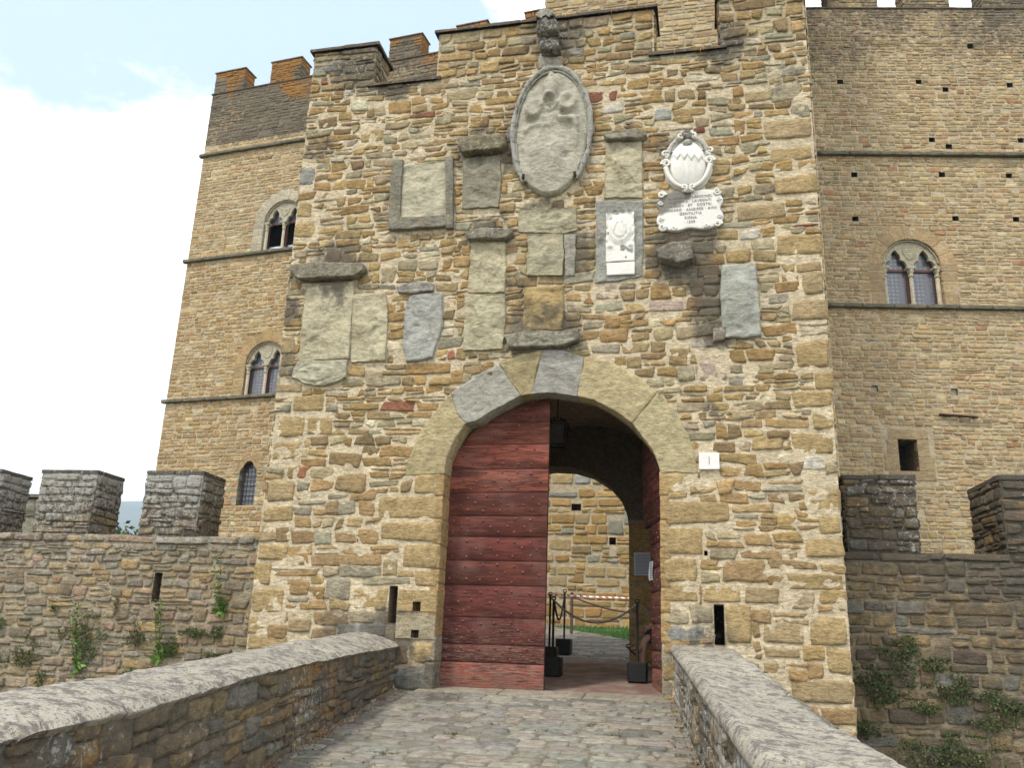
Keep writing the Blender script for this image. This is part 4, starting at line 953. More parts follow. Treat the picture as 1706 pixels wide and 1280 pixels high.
for k, s_ in enumerate(('ALEXAND · LANDINEL', 'VICTORIS · LAVRENTI', 'VICARII · ET · COSTRI', 'TOCARD · ANGISER · AVVI', 'GENTILITIA', 'SIGNA', '· 1559 ·')):
    text(s_, pc[0]+.01, pc[1]+.185-k*.060, .0595, .052, INK, pt_, 'lettering', sx=.98)

# ---- small white marble relief with its blank label
rt = thing('marble_relief', 'small white marble shield relief over a blank tablet, inside the grey stone panel', 'plaque', ((relf[0][0]+relf[1][0])/2, 0, relf2[2][1]))
rc_ = (np.mean([p[0] for p in relf]), np.mean([p[1] for p in relf]))
def rrel(U, V):
    x = (U-rc_[0])/.22; y = (V-rc_[1])/.40
    r = np.sqrt((x/.72)**2+((y-.22)/.52)**2); h = .028*np.clip(1.15-r, 0, .35)/.35
    r2 = np.sqrt((x/.45)**2+((y-.22)/.34)**2); h = h+.014*np.clip(1-r2, 0, .2)/.2-.012*np.exp(-((np.abs(x)-.25-(.25-y)*.5)/.05)**2)*(y > 0)*(y < .45)
    h = h+.03*np.exp(-((np.abs(x)-.62)/.16)**2-((y+.37)/.07)**2)+.02*np.exp(-((np.abs(x)-.85)/.10)**2)*np.abs(np.sin(y*11))*(y > -.2)+.045*np.exp(-((y-.93)/.06)**2)*(.7+.3*np.sin(x*14))
    return h+.004*fbm(np.stack([U*22, V*22, U*0], -1), 2, 5)
b = Buf(); slab(b, TF, relf, 0, .05, (.68, .66, .60), bev=.008, amp=.003, nb=140, rings=34, jit=.006, relief=rrel, wearf=lambda P: np.stack([.8*np.clip((P[..., 2]-rc_[1]-.22)*5, 0, 1), .1+0*P[..., 0], 0*P[..., 0]], -1)); b.build('relief', MARBLE, rt)
b = Buf(); slab(b, TF, relf2, 0, .05, (.70, .68, .62), bev=.006, amp=.002, jit=.001, nb=40, rings=5); b.build('tablet', MARBLE, rt)

# ---- house number
nt_ = thing('number_plate', 'white marble house number plate reading 1, right of the gate arch', 'number plate', (num[0][0], 0, num[2][1]))
b = Buf(); nc = (np.mean([p[0] for p in num]), np.mean([p[1] for p in num])); b.box(TF, nc[0]-.12, nc[0]+.12, nc[1]-.10, nc[1]+.10, .0, .055, (.74, .73, .70), bev=.004); b.build('plate', MARBLE, nt_)
text('1', nc[0], nc[1], .0565, .15, INK, nt_, 'numeral', sx=.8, off=-.002)

# ================================================================== THE CASTLE BEHIND
def wear_far(zt, g0=.05, dark=1.0, orange=.0, span=4.0):
    def f(P):
        k = np.clip((P[..., 2]-(zt-span))/span, 0, 1); n_ = fbm(P*.5, 3, 51)
        g = g0+.62*dark*k**.7+.30*np.clip(n_, -1, 1)*(.3+k); return np.stack([g, .04+.35*k, orange*np.clip((P[..., 2]-(zt-1.6))/1.6+n_*.6, 0, 1)], -1)
    return f
GLASS, t, bs = mat('leaded_glass'); q = NB(t); vo = q.new('ShaderNodeTexVoronoi', feature='F1'); q.put(vo.inputs['Vector'], q.pos()); vo.inputs['Scale'].default_value = 8.5; vo.inputs['Randomness'].default_value = .12
f = q.ramp(vo.outputs['Distance'], .25, .42); q.put(bs.inputs['Base Color'], q.mix(f, (.16, .17, .22), (.07, .07, .08))); bs.inputs['Roughness'].default_value = .22; bs.inputs['Specular IOR Level'].default_value = .9
q.put(bs.inputs['Normal'], q.bump(q.math('ADD', vo.outputs['Distance'], q.math('MULTIPLY', q.noise(q.pos(), 6, 3), .5)), .7, .02))
FRW = simple('brown_window_wood', (.13, .045, .028), .5, nz=.3)
def bifora(parent, fr, uc, vs_, W=1.64, hs=1.25, ring=.46, rc=(.41, .30, .17), tc_=(.42, .385, .29), jc=(.39, .29, .17), open_=False, quoin=True):
    """twin-light window: ring of voussoirs, tympanum, three colonnettes, timber frame, leaded panes"""
    hw = W/2; zs = vs_+hs; win = bpy.data.objects.new('window', None); col.objects.link(win); win.parent = parent
    base = fr.pt(uc, vs_, 0); off = np.zeros(3); win.location = tuple(base-np.array(parent.location))
    b = Buf(); n = 9
    for k in range(n):   # archivolt
        a0, a1 = math.pi*k/n+.006, math.pi*(k+1)/n-.006; r0, r1 = hw+.0, hw+ring*random.uniform(.92, 1.06)
        pl = [(uc+r0*math.cos(a), zs+r0*math.sin(a)) for a in np.linspace(a0, a1, 5)]+[(uc+r1*math.cos(a), zs+r1*math.sin(a)) for a in np.linspace(a1, a0, 5)]
        slab(b, fr, pl, -.30, .012, np.array(rc)*random.uniform(.88, 1.1), bev=.012, amp=.006, nb=36, rings=5, seed=k, jit=.004)
    b.build('arch_ring', SLAB, win)
    v = vs_; k = 0; jb = {-1: Buf(), 1: Buf()}
    while v < zs-.02:   # jamb blocks
        h = min(zs-v, random.uniform(.28, .42)); h = zs-v if zs-v-h < .15 else h
        for s_ in (-1, 1):
            w_ = random.uniform(.30, .75); a, c_ = sorted((uc+s_*hw, uc+s_*(hw+w_)))
            slab(jb[s_], fr, rect(a, c_, v+.004, v+h-.004), -.30, .010, np.array(jc)*random.uniform(.88, 1.12), bev=.012, amp=.006, nb=30, rings=4, seed=k); k += 1
        v += h
    for s_ in (-1, 1): jb[s_].build('jamb', SLAB, win)
    # tympanum with two cusped lights
    b = Buf(); r = hw-.01; out = [(uc+r*math.cos(a), zs+r*math.sin(a)) for a in np.linspace(0, math.pi, 28)]
    def light(c0, s_):   # left to right outline of one cusped light, starting at the spring line
        w2 = .30; P = []
        A = [(-1, 0), (-1, .12), (-.92, .30), (-.72, .46), (-.50, .50), (-.44, .56), (-.48, .70), (-.40, .92), (-.20, 1.12), (0, 1.28)]
        A = A+[(-x, y) for x, y in A[::-1][1:]]
        return [(c0+x*w2, zs-.02+y*.42) for x, y in A]
    low = [(uc-r, zs-.02)]+light(uc-.40, 1)+light(uc+.40, 1)+[(uc+r, zs-.02)]
    plate(b, fr, out+low, -.22, -.10, tc_)
    b.build('tympanum', SLAB, win)
    b = Buf()   # scalloped hood and shield
    a = np.linspace(.12, math.pi-.12, 70); b.tube(fr.pt(uc+(r-.07+.018*np.cos(a*24))*np.cos(a), zs+(r-.07+.018*np.cos(a*24))*np.sin(a), -.10), .016, tc_, seg=6)
    b.tube(fr.pt(uc+(r-.02)*np.cos(a), zs+(r-.02)*np.sin(a), -.07), .03, tc_, seg=7)
    sh = [(uc-.19, zs+.60), (uc+.19, zs+.60), (uc+.18, zs+.42), (uc+.11, zs+.26), (uc, zs+.19), (uc-.11, zs+.26), (uc-.18, zs+.42)]
    slab(b, fr, sh, -.12, -.08, tc_, bev=.01, amp=.002, nb=40, rings=10, relief=lambda U, V: .008*np.sin(V*95))
    b.build('carving', SLAB, win)
    for du_ in (-hw+.07, 0, hw-.07):
        b = Buf(); r_ = .055 if du_ == 0 else .065
        b.tube([fr.pt(uc+du_, v_, -.14) for v_ in (vs_+.10, zs-.30)], r_, tc_, seg=14)
        b.box(fr, uc+du_-.085, uc+du_+.085, vs_, vs_+.06, -.225, -.055, tc_, bev=.01); b.tube([fr.pt(uc+du_, v_, -.14) for v_ in (vs_+.06, vs_+.11)], .08, tc_, seg=14)
        b.tube([fr.pt(uc+du_, v_, -.14) for v_ in (zs-.32, zs-.29)], r_+.02, tc_, seg=14)
        b.tube([fr.pt(uc+du_, v_, -.14) for v_ in (zs-.29, zs-.20, zs-.10)], [.06, .075, .115], tc_, seg=14, jit=.012); b.box(fr, uc+du_-.13, uc+du_+.13, zs-.10, zs-.01, -.27, -.02, tc_, bev=.012)
        b.build('colonnette', SLAB, win)
    b = Buf()
    for s_ in (-1, 1):
        a, c_ = (uc-hw+.06, uc-.03) if s_ < 0 else (uc+.03, uc+hw-.06)
        if open_: b.box(fr, a, a+.05, vs_, zs, -.31, -.25, (.1, .04, .03)); b.box(fr, c_-.05, c_, vs_, zs, -.31, -.25, (.1, .04, .03)); b.box(fr, a, c_, zs-.05, zs+.01, -.30, -.24, (.1, .04, .03))
        else:
            b.box(fr, a, a+.06, vs_, zs-.06, -.31, -.23, (.1, .04, .03)); b.box(fr, c_-.06, c_, vs_, zs-.06, -.31, -.23, (.1, .04, .03)); b.box(fr, a, c_, zs-.12, zs-.05, -.32, -.235, (.1, .04, .03)); b.box(fr, a, c_, vs_, vs_+.05, -.31, -.235, (.1, .04, .03))
    b.build('timber_frame', FRW, win)
    for s_ in (-1, 1):
        b = Buf(); a, c_ = (uc-hw+.05, uc-.02) if s_ < 0 else (uc+.02, uc+hw-.05)
        lo = vs_+.01
        if open_:
            b.box(fr, a, c_, zs-.04, zs+.58, -.30, -.285, (.1, .1, .1)); b.build('pane', GLASS, win)
            b = Buf(); b.box(fr, a+.06, c_-.05, vs_+.02, vs_+.36, -.40, -.385, (.6, .62, .68)); b.build('sky_reflection', simple('reflection_white', (.62, .65, .74), .8), win)  # pale strip painted in as bright sky reflection low in the light
        else: b.box(fr, a, c_, lo, zs+.58, -.295, -.28, (.1, .1, .1)); b.build('pane', GLASS, win)
    b = Buf(); arc = [(uc-hw, vs_)]+[(uc+hw*math.cos(a), zs+hw*math.sin(a)) for a in np.linspace(math.pi, 0, 24)]+[(uc+hw, vs_)]
    recess(b, fr, arc, .8, (.05, .04, .035), h0=-.15); b.build('reveal', DARK, win)
    return win
def bif_hole(uc, vs_, W=1.64, hs=1.25, gr=.0):
    hw = W/2+gr; zs = vs_+hs; return [(uc-hw, vs_)]+[(uc+hw*math.cos(a), zs+hw*math.sin(a)) for a in np.linspace(math.pi, 0, 17)]+[(uc+hw, vs_)]
def bif_soft(uc, vs_, W=1.64, hs=1.25, ring=.46): return [bif_hole(uc, vs_, W+ring*1.8, hs), rect(uc-W/2-.42, uc+W/2+.42, vs_, vs_+hs)]
def string_course(parent, fr, u0, u1, v, c=(.15, .14, .10), h=.12, out=.14):
    b = Buf(); n = max(2, int((u1-u0)/.9)); xs = np.linspace(u0, u1, n+1)
    for k in range(n):
        slab(b, fr, rect(xs[k]+.002, xs[k+1]-.002, v-h, v), -.05, out+random.uniform(-.006, .006), np.array(c)*random.uniform(.85, 1.15), bev=.035, amp=.01, nb=30, rings=4, seed=k, wearf=lambda P: np.broadcast_to(np.array((.45, .35, .12)), P.shape))
    return b.build('string_course', FARST, parent)

# ---- right-hand facade
CR = wallframe((0, 13, 0), 10.2); ZR = 20.25
castR = thing('castle_palace', 'plain ochre castle front with one twin-light window, right of the gate tower', 'castle', (8, 14.4, 2))
wr = CR.px(1525, 506); wru = (CR.px(1475, 505)[0]+CR.px(1576, 505)[0])/2; wrv = CR.px(1525, 509)[1]
put_px = [(709, 176), (214, 311), (513, 311), (615, 340), (860, 323), (563, 532), (628, 558), (902, 534), (268, 665), (602, 665), (857, 669), (272, 833), (653, 832), (884, 835)]
puts = []
for (x, y) in put_px:
    u, v = CR.px(1306+x/2.2857, y/2.2857); puts.append(rect(u-.09, u+.09, v-.075, v+.075))
puts += [rect(CR.px(x, y)[0]-.09, CR.px(x, y)[0]+.09, CR.px(x, y)[1]-.09, CR.px(x, y)[1]+.09) for x, y in ((1457, 648), (1590, 653))]
w0 = CR.px(1500, 785); w1 = CR.px(1527, 733); blackw = rect(w0[0], w1[0], w0[1], w1[1])
surr = rect(w0[0]-.42, w1[0]+.45, w0[1]-.28, w1[1]+.32)
wf = wear_far(21.4, .03, 1.10, .12, 6.2)
b = Buf()
masonry(b, CR, 4.6, 14.5, 1.2, ZR, PAL_C, hgt=.120, wid=.25, soft=bif_soft(wru, wrv)+[surr], hard=[], holes=[bif_hole(wru, wrv, gr=.03), blackw]+puts, H=.016, gap=.016, rough=.010, jit=.012, ps=.12, pj=.08, cell=.09, mcol=(.44, .37, .26), wearf=wf, mh=.004, mamp=.008)
for p in puts[:-2]: recess(b, CR, p, .3, (.10, .08, .05))
for p in puts[-2:]: recess(b, CR, p, .07, (.2, .16, .10), bc=(.48, .44, .36))
recess(b, CR, blackw, .8, (.16, .12, .07))
b.box(CR, 4.6, 14.5, 1, ZR-.05, -8, -.9, (.2, .17, .12))
b.build('wall', FARST, castR)
b = Buf(); a, c_, d, e = w0[0]-.40, w1[0]+.42, w0[1]-.26, w1[1]+.30
for k, r_ in enumerate([rect(a, w0[0], w0[1], w0[1]+.45), rect(a+.1, w0[0], w0[1]+.46, w1[1]), rect(w1[0], c_, w0[1], w0[1]+.38), rect(w1[0], c_-.1, w0[1]+.39, w1[1]), rect(a+.15, c_-.1, w1[1]+.0, e), rect(a+.1, c_, d, w0[1])]):
    slab(b, CR, r_, -.2, .014, np.array((.37, .285, .17))*random.uniform(.9, 1.1), bev=.012, amp=.005, seed=k, nb=30, rings=4)
b.build('window_surround', SLAB, castR)
bifora(castR, CR, wru, wrv)
for y in (258, 512): string_course(castR, CR, 4.6, 14.5, CR.px(1500, y)[1]+.06)
mw = [(CR.px(a, 12)[0], CR.px(c_, 12)[0]) for a, c_ in ((1380, 1462), (1507, 1582), (1637, 1715), (1760, 1840))]
for a, c_ in mw+[(4.75, CR.px(1340, 12)[0])]: merlon(castR, CR, a, c_, ZR, ZR+1.3, .6, PAL_C, .14, .3, wf, MT, cell=.2, matx=FARST)
b = Buf(); coping(b, CR, 4.6, 14.5, ZR-.03, .05, -.6, 0, (.13, .10, .075), over=.05, n=9, wear=CW); b.build('sill_coping', STONE, castR)
ib = thing('iron_bar', 'rusty iron bar hung flat on the castle wall above the small dark opening', 'iron bar', tuple(CR.pt(*CR.px(1595, 695), .05)))
b = Buf(); p0, p1 = CR.px(1563, 692), CR.px(1627, 697); b.tube([CR.pt(p0[0], p0[1], .08), CR.pt((p0[0]+p1[0])/2, (p0[1]+p1[1])/2, .09), CR.pt(p1[0], p1[1], .08)], .035, (.1, .05, .03), seg=8)
for f_ in (.15, .55, .9): b.tube([CR.pt(p0[0]+(p1[0]-p0[0])*f_, p0[1]+(p1[1]-p0[1])*f_, -.02), CR.pt(p0[0]+(p1[0]-p0[0])*f_, p0[1]+(p1[1]-p0[1])*f_, .13)], .03, (.1, .05, .03), seg=6)
b.build('bar', RUST, ib)

# ---- left-hand facade
CL = wallframe((-8, 16, 0), -5.7); uL = CL.px(335, 262)[0]+.12; ZL = CL.px(600, 92)[1]; ZL = CL.px(432, 143)[1]
castL = thing('castle_wing', 'tall castle wing with twin-light windows and orange lichened battlements, left of the gate tower', 'castle', tuple(CL.pt(uL, 3, 0)))
wl1u = CL.px(474, 400)[0]; wl1v = CL.px(460, 417)[1]; wl2u = CL.px(450, 640)[0]; wl2v = CL.px(430, 661)[1]
wl1u = CL.px(432, 417)[0]+.82+.06; wl2u = CL.px(400, 660)[0]+.82+.05
sl = [CL.px(x, y) for x, y in ((400, 842), (422, 842), (424, 785), (411, 769), (400, 785))]
slh = bb(sl)
wfl = wear_far(ZL+1.2, .06, .85, .95, 5.2)
def wfl(P):
    z = P[..., 2]; n_ = fbm(P*.45, 3, 51); zz_ = CL.px(335, 255)[1]
    up = np.clip((z-zz_)*3, 0, 1); g = .10+.25*np.clip(n_, -1, 1)+up*(.70+.30*n_)
    return np.stack([g, .05+.35*up, np.clip((z-(ZL-1.1))/2.2+fbm(P*.9, 3, 4)*1.2, 0, .76)], -1)
b = Buf()
masonry(b, CL, uL, wl1u+3.4, 2.0, ZL, PAL_C, hgt=.135, wid=.29, soft=bif_soft(wl1u, wl1v)+bif_soft(wl2u, wl2v), holes=[bif_hole(wl1u, wl1v, gr=.03), bif_hole(wl2u, wl2v, gr=.03), slh], H=.016, gap=.016, rough=.010, jit=.012, ps=.12, pj=.08, cell=.10, mcol=(.44, .37, .25), wearf=wfl, mh=.004, mamp=.008,
        palf=lambda u, v, r: np.array((.36, .24, .11))*random.uniform(.8, 1.15) if (v < 14.2 and random.random() < .35) else None)
masonry(b, CL, wl1u+3.4, 6.5, ZL-2.2, ZL, PAL_C, hgt=.14, wid=.30, H=.016, gap=.016, rough=.010, jit=.012, ps=.12, pj=.08, cell=.10, mcol=(.33, .27, .18), wearf=wfl)
b.box(CL, wl1u+3.4, 6.5, 1, ZL-2.19, -1.2, -.02, (.26, .20, .12))
b.box(CL, uL+.02, 6.5, 1, ZL-.05, -10, -.9, (.24, .19, .12))
fs = CL.side(uL, 0, 0, False).shift(u=-5)
masonry(b, fs, 0, 5, 2, ZL, PAL_C, hgt=.16, wid=.4, cell=.2, wearf=wfl)
recess(b, CL, slh, .7, (.2, .16, .1))
b.build('wall', FARST, castL)
b = Buf()
u0_, u1_, v0_, v1_ = slh[0][0], slh[1][0], slh[0][1], slh[2][1]
for k, r_ in enumerate([rect(u0_-.22, u0_, v0_, v0_+.5), rect(u0_-.16, u0_, v0_+.51, v1_-.12), rect(u1_, u1_+.18, v0_+.1, v0_+.6), rect(u1_, u1_+.3, v0_+.61, v1_-.12)]): slab(b, CL, r_, -.2, .014, (.31, .29, .22), bev=.012, amp=.005, seed=k, nb=30, rings=4)
hw_ = (u1_-u0_)/2; cx_ = (u0_+u1_)/2; zs_ = v1_-hw_
slab(b, CL, [(u0_-.18, zs_), (u0_, zs_)]+[(cx_+hw_*math.cos(a), zs_+hw_*math.sin(a)) for a in np.linspace(math.pi, 0, 12)]+[(u1_, zs_), (u1_+.24, zs_), (u1_+.24, v1_+.22), (u0_-.18, v1_+.22)], -.2, .014, (.34, .245, .13), bev=.012, amp=.004, nb=60, rings=4, center=(cx_, v1_+.13), jit=.001)
b.build('slit_surround', SLAB, castL)
b = Buf()
for k in range(1, 5): x = u0_+(u1_-u0_)*k/5; b.tube([CL.pt(x, v0_, -.10), CL.pt(x, v1_, -.10)], .010, (.1, .1, .1), seg=6)
for k in range(1, 9): z = v0_+(v1_-v0_)*k/9; b.tube([CL.pt(u0_, z, -.10), CL.pt(u1_, z, -.10)], .010, (.1, .1, .1), seg=6)
b.build('window_grille', IRON, castL)
b = Buf(); b.box(CL, u0_, u1_, v0_, v1_, -.22, -.20, (.1, .1, .1)); b.build('slit_pane', GLASS, castL)
bifora(castL, CL, wl1u, wl1v, rc=(.44, .40, .30), jc=(.42, .385, .29), open_=True)
bifora(castL, CL, wl2u, wl2v, rc=(.38, .27, .135), jc=(.38, .28, .15))
for x, y in ((335, 262), (305, 438), (270, 671)): string_course(castL, CL, uL-.14, wl1u+3.4, CL.px(x, y)[1]+.07)
ml = [(CL.px(x0, 110)[0], CL.px(x1, 110)[0]) for x0, x1 in ((362, 404),)]
ml = [(363, 410, 112), (456, 504, 90), (552, 600, 70), (652, 704, 50), (763, 812, 32), (876, 920, 15)]
for x0, x1, y in ml:
    a, c_ = CL.px(x0, y)[0], CL.px(x1, y)[0]
    merlon(castL, CL, a, c_, ZL, ZL+.98, .65, PAL_C, .14, .28, wfl, MT, cell=.15, matx=FARST, cope=(.12, .10, .08))
b = Buf(); coping(b, CL, uL, 6.5, ZL-.03, .05, -.65, 0, (.13, .10, .075), over=.05, n=10, wear=CW); b.build('sill_coping', STONE, castL)

# ---- the keep, seen above the tower and through the gateway
KF = wallframe((0, 10.5, 0), 0)
keep = thing('castle_keep', 'high ochre stone keep wall seen through the gateway and above the tower top', 'castle', (1, 10.5, .9))
kh = [rect(*[KF.px(952, 846)[0], KF.px(968, 846)[0]], KF.px(960, 851)[1], KF.px(960, 840)[1]), rect(KF.px(1015, 900)[0], KF.px(1026, 900)[0], KF.px(1020, 908)[1], KF.px(1020, 896)[1])]
kxp = []
for x0, y0, x1, y1, c in ((915, 772, 950, 788, BL), (951, 776, 990, 790, Y_), (918, 789, 956, 808, O), (957, 788, 985, 808, BL), (986, 790, 1004, 808, O2), (985, 905, 1004, 919, O), (913, 897, 953, 918, O), (916, 943, 927, 960, O2), (928, 942, 960, 959, O), (974, 944, 1009, 963, O), (1010, 946, 1045, 963, O), (993, 964, 1034, 979, O), (913, 960, 945, 978, O2)):
    a, d = KF.px(x0, y1), KF.px(x1, y0); kxp.append((a[0], d[0], a[1], d[1], c))
wk = wear_far(30, .10, .5, 0, 8)
b = Buf()
masonry(b, KF, -2.35, 4.9, .6, 6.2, PAL_I, hgt=lambda v: .20, wid=lambda v: .42, H=.022, gap=.020, rough=.012, jit=.014, ps=.25, pj=.08, cell=.08, mcol=(.46, .39, .27), wearf=wk, holes=kh, explicit=kxp, mh=.004)
for p in kh: recess(b, KF, p, .25, (.2, .13, .09), bc=(.30, .20, .15))
masonry(b, KF, -2.35, 4.9, 6.2, 25, PAL_C, hgt=.15, wid=.32, H=.018, gap=.020, rough=.010, jit=.013, ps=.2, pj=.08, cell=.15, mcol=(.38, .32, .23), wearf=wk, mh=.004)
b.box(KF, -2.33, 4.88, .4, 25, -6, -.4, (.25, .2, .13))
masonry(b, KF.side(-2.35, 0, 0, False).shift(u=-4), 0, 4, .6, 25, PAL_C, hgt=.2, wid=.4, cell=.25, wearf=wk)
b.build('wall', FARST, keep)
cw_ = thing('courtyard_wall', 'lower stone wall of the courtyard joining the foot of the keep', 'wall', (-5, 10.6, .9))
b = Buf(); masonry(b, KF.shift(h=-.1), -9, -2.36, .4, 4.5, PAL_I, hgt=.2, wid=.42, cell=.15, wearf=wk); b.box(KF, -9, -2.36, .4, 4.48, -.8, -.14, (.25, .2, .13))
coping(b, KF.shift(h=-.1), -9, -2.4, 4.5, .06, -.7, 0, (.13, .10, .075), n=7); b.build('wall', FARST, cw_)

# ================================================================== OUTER WALLS beside the tower
def low_wear(ztop, g0, l0):
    def f(P):
        n_ = fbm(P*.9, 3, 81); k = np.clip((P[..., 2]-(ztop-1.3))/1.3, 0, 1)
        return np.stack([g0+.30*n_+.25*k, l0+.35*k+.15*n_, .12+0*n_], -1)
    return f
def low_side(P): 
    w_ = low_wear(2.8, .45, .35)(P); return w_
# left wall
WL = wallframe((-3.86, 1.0, 0), 4.5); zWL = WL.px(300, 893)[1]; mtL = WL.px(120, 785)[1]
wallL = thing('battlement_wall', 'grey lichened battlemented stone wall with weeds growing on it, left of the gate tower', 'wall', tuple(WL.pt(-4, -4.6, 0)))
slt = WL.px(265, 955), WL.px(264, 1003); slw = rect(slt[0][0]-.055, slt[0][0]+.055, slt[1][1], slt[0][1])
wfL = low_wear(2.6, .32, .46)
b = Buf()
masonry(b, WL, -7.2, .1, -1.9, zWL-.12, PAL_W, hgt=.125, wid=.24, holes=[slw], H=.022, gap=.020, rough=.014, jit=.016, ps=.16, pj=.10, cell=.05, mcol=(.33, .29, .21), wearf=wfL, mh=.002, mamp=.010)
masonry(b, WL, -7.2, .1, zWL-.12, zWL, PAL_W, hgt=.12, wid=.42, H=.03, gap=.014, rough=.012, jit=.012, ps=0, pj=0, cell=.06, mcol=(.24, .21, .16), wearf=wfL)
recess(b, WL, slw, .5, (.15, .12, .09))
b.box(WL, -7.2, .1, -4.6, -1.89, -.7, 0, (.2, .18, .13)); b.box(WL, -7.2, .1, zWL-.05, zWL-.005, -.7, -.01, (.17, .15, .12), (.4, .4, .1)); b.box(WL, -7.2, .1, -1.9, zWL-.05, -.72, -.7, (.2, .18, .13))
b.build('wall', STONE, wallL)
for x0, x1 in ((250, 340), (72, 164), (-120, 3)):
    a, c_ = WL.px(x0, 787)[0], WL.px(x1, 787)[0]
    if x0 == 250: a -= .03
    wid_ = c_-a; 
    merlon(wallL, WL, a, c_, zWL, mtL-.04, .68, PAL_W, .125, .27, low_wear(3.2, .60, .58), (.20, .175, .135), H=.026, gap=.016, rough=.014, jit=.014, cope=(.13, .115, .095), over=.015, cth=.06, cell=.06, cwear=(.7, .5, .1))
# right wall
WR = wallframe((3.4, 1.0, 0), 3); zWR = WR.px(1580, 923)[1]; mtR = WR.px(1460, 794)[1]
wallR = thing('battlement_wall', 'dark blackened stone wall with square battlements and hanging ivy, right of the gate tower', 'wall', tuple(WR.pt(3, -4.6, 0)))
def wfR(P):
    n_ = fbm(P*.8, 3, 85); k = np.clip((P[..., 2]-.3)/1.6, 0, 1); return np.stack([.42+.35*n_+.36*k, .30+.22*n_+.12*k, .05+0*n_], -1)
PAL_D2 = [((.19, .145, .085), 30), ((.14, .112, .075), 25), ((.235, .175, .095), 18), ((.16, .155, .135), 13), ((.12, .092, .07), 12)]
b = Buf()
masonry(b, WR, -.05, 6.5, -3.4, zWR-.10, PAL_D2, hgt=.135, wid=.26, H=.018, gap=.018, rough=.012, jit=.013, ps=.10, pj=.06, cell=.05, mcol=(.27, .225, .155), wearf=wfR, mh=.002, mamp=.008)
masonry(b, WR, -.05, 6.5, zWR-.10, zWR, PAL_D, hgt=.10, wid=.42, H=.026, gap=.012, rough=.012, jit=.01, ps=0, pj=0, cell=.06, mcol=(.12, .105, .08), wearf=wfR)
b.box(WR, -.05, 6.5, -4.6, -3.39, -1.1, 0, (.15, .13, .1)); b.box(WR, -.05, 6.5, zWR-.05, zWR-.005, -1.1, -.01, (.10, .09, .075), (.5, .3, .05)); b.box(WR, -.05, 6.5, -3.4, zWR-.05, -1.12, -1.1, (.15, .13, .1))
b.build('wall', STONE, wallR)
for x0, x1 in ((1404, 1522), (1663, 1790)):
    a, c_ = WR.px(x0, 795)[0], WR.px(x1, 795)[0]
    merlon(wallR, WR, a, c_, zWR, mtR-.04, 1.1, PAL_D, .125, .26, lambda P: np.stack([.56+.3*fbm(P*1.3, 2, 5), .50+.3*fbm(P*1.1, 2, 8), .03+0*P[..., 0]], -1), (.10, .09, .07), H=.022, gap=.016, rough=.013, jit=.013, cope=(.075, .065, .05), over=.02, cth=.06, cell=.06, cwear=(.75, .35, .05))

# small drum-shaped stone chimney behind the left wall
PT = wallframe((0, 5, 0), 0); ch_ = thing('stone_chimney', 'squat round stone chimney with flat slab cap, peeping over the left wall', 'chimney', (-12.0, 5, -4.6))
x0_, x1_ = PT.px(30, 850)[0], PT.px(58, 850)[0]; xc = (x0_+x1_)/2; zt_ = PT.px(45, 824)[1]; zm = PT.px(45, 855)[1]
b = Buf(); th = np.linspace(0, 2*math.pi, 25)[:-1]
def drum(buf, cx, cy, prof, c, wear=(.4, .3, 0)):
    V = [(cx+r*math.cos(t_), cy+r*math.sin(t_), z) for r, z in prof for t_ in th]; n = len(th); F = [(k*n+i, k*n+(i+1) % n, (k+1)*n+(i+1) % n, (k+1)*n+i) for k in range(len(prof)-1) for i in range(n)]; buf.add(V, F, c, wear)
drum(b, xc, 5.4, [(.26, zm), (.31, zm+.05), (.34, zm+.2), (.30, zt_-.09), (.25, zt_-.05)], (.26, .26, .20)); b.build('drum', SLAB, ch_)
b = Buf(); slab(b, Fr((0, 5.4, zt_-.06), (1, 0, 0), (0, 1, 0), (0, 0, 1)), rect(xc-.42, xc+.44, -.40, .40), 0, .07, (.14, .12, .09), bev=.015, amp=.004, nb=40, rings=4, wearf=rimw); b.build('cap', STONE, ch_)
b = Buf(); f4 = wallframe((0, 5.1, 0), 0); b.box(f4, xc-.33, xc+.33, -4.6, zm, -.65, 0, (.24, .24, .19), (.3, .3, 0), bev=.02); b.box(f4, xc-.36, xc+.36, zm-.06, zm+.01, -.68, .03, (.16, .15, .12), (.5, .4, 0), bev=.01); b.build('shaft', SLAB, ch_)

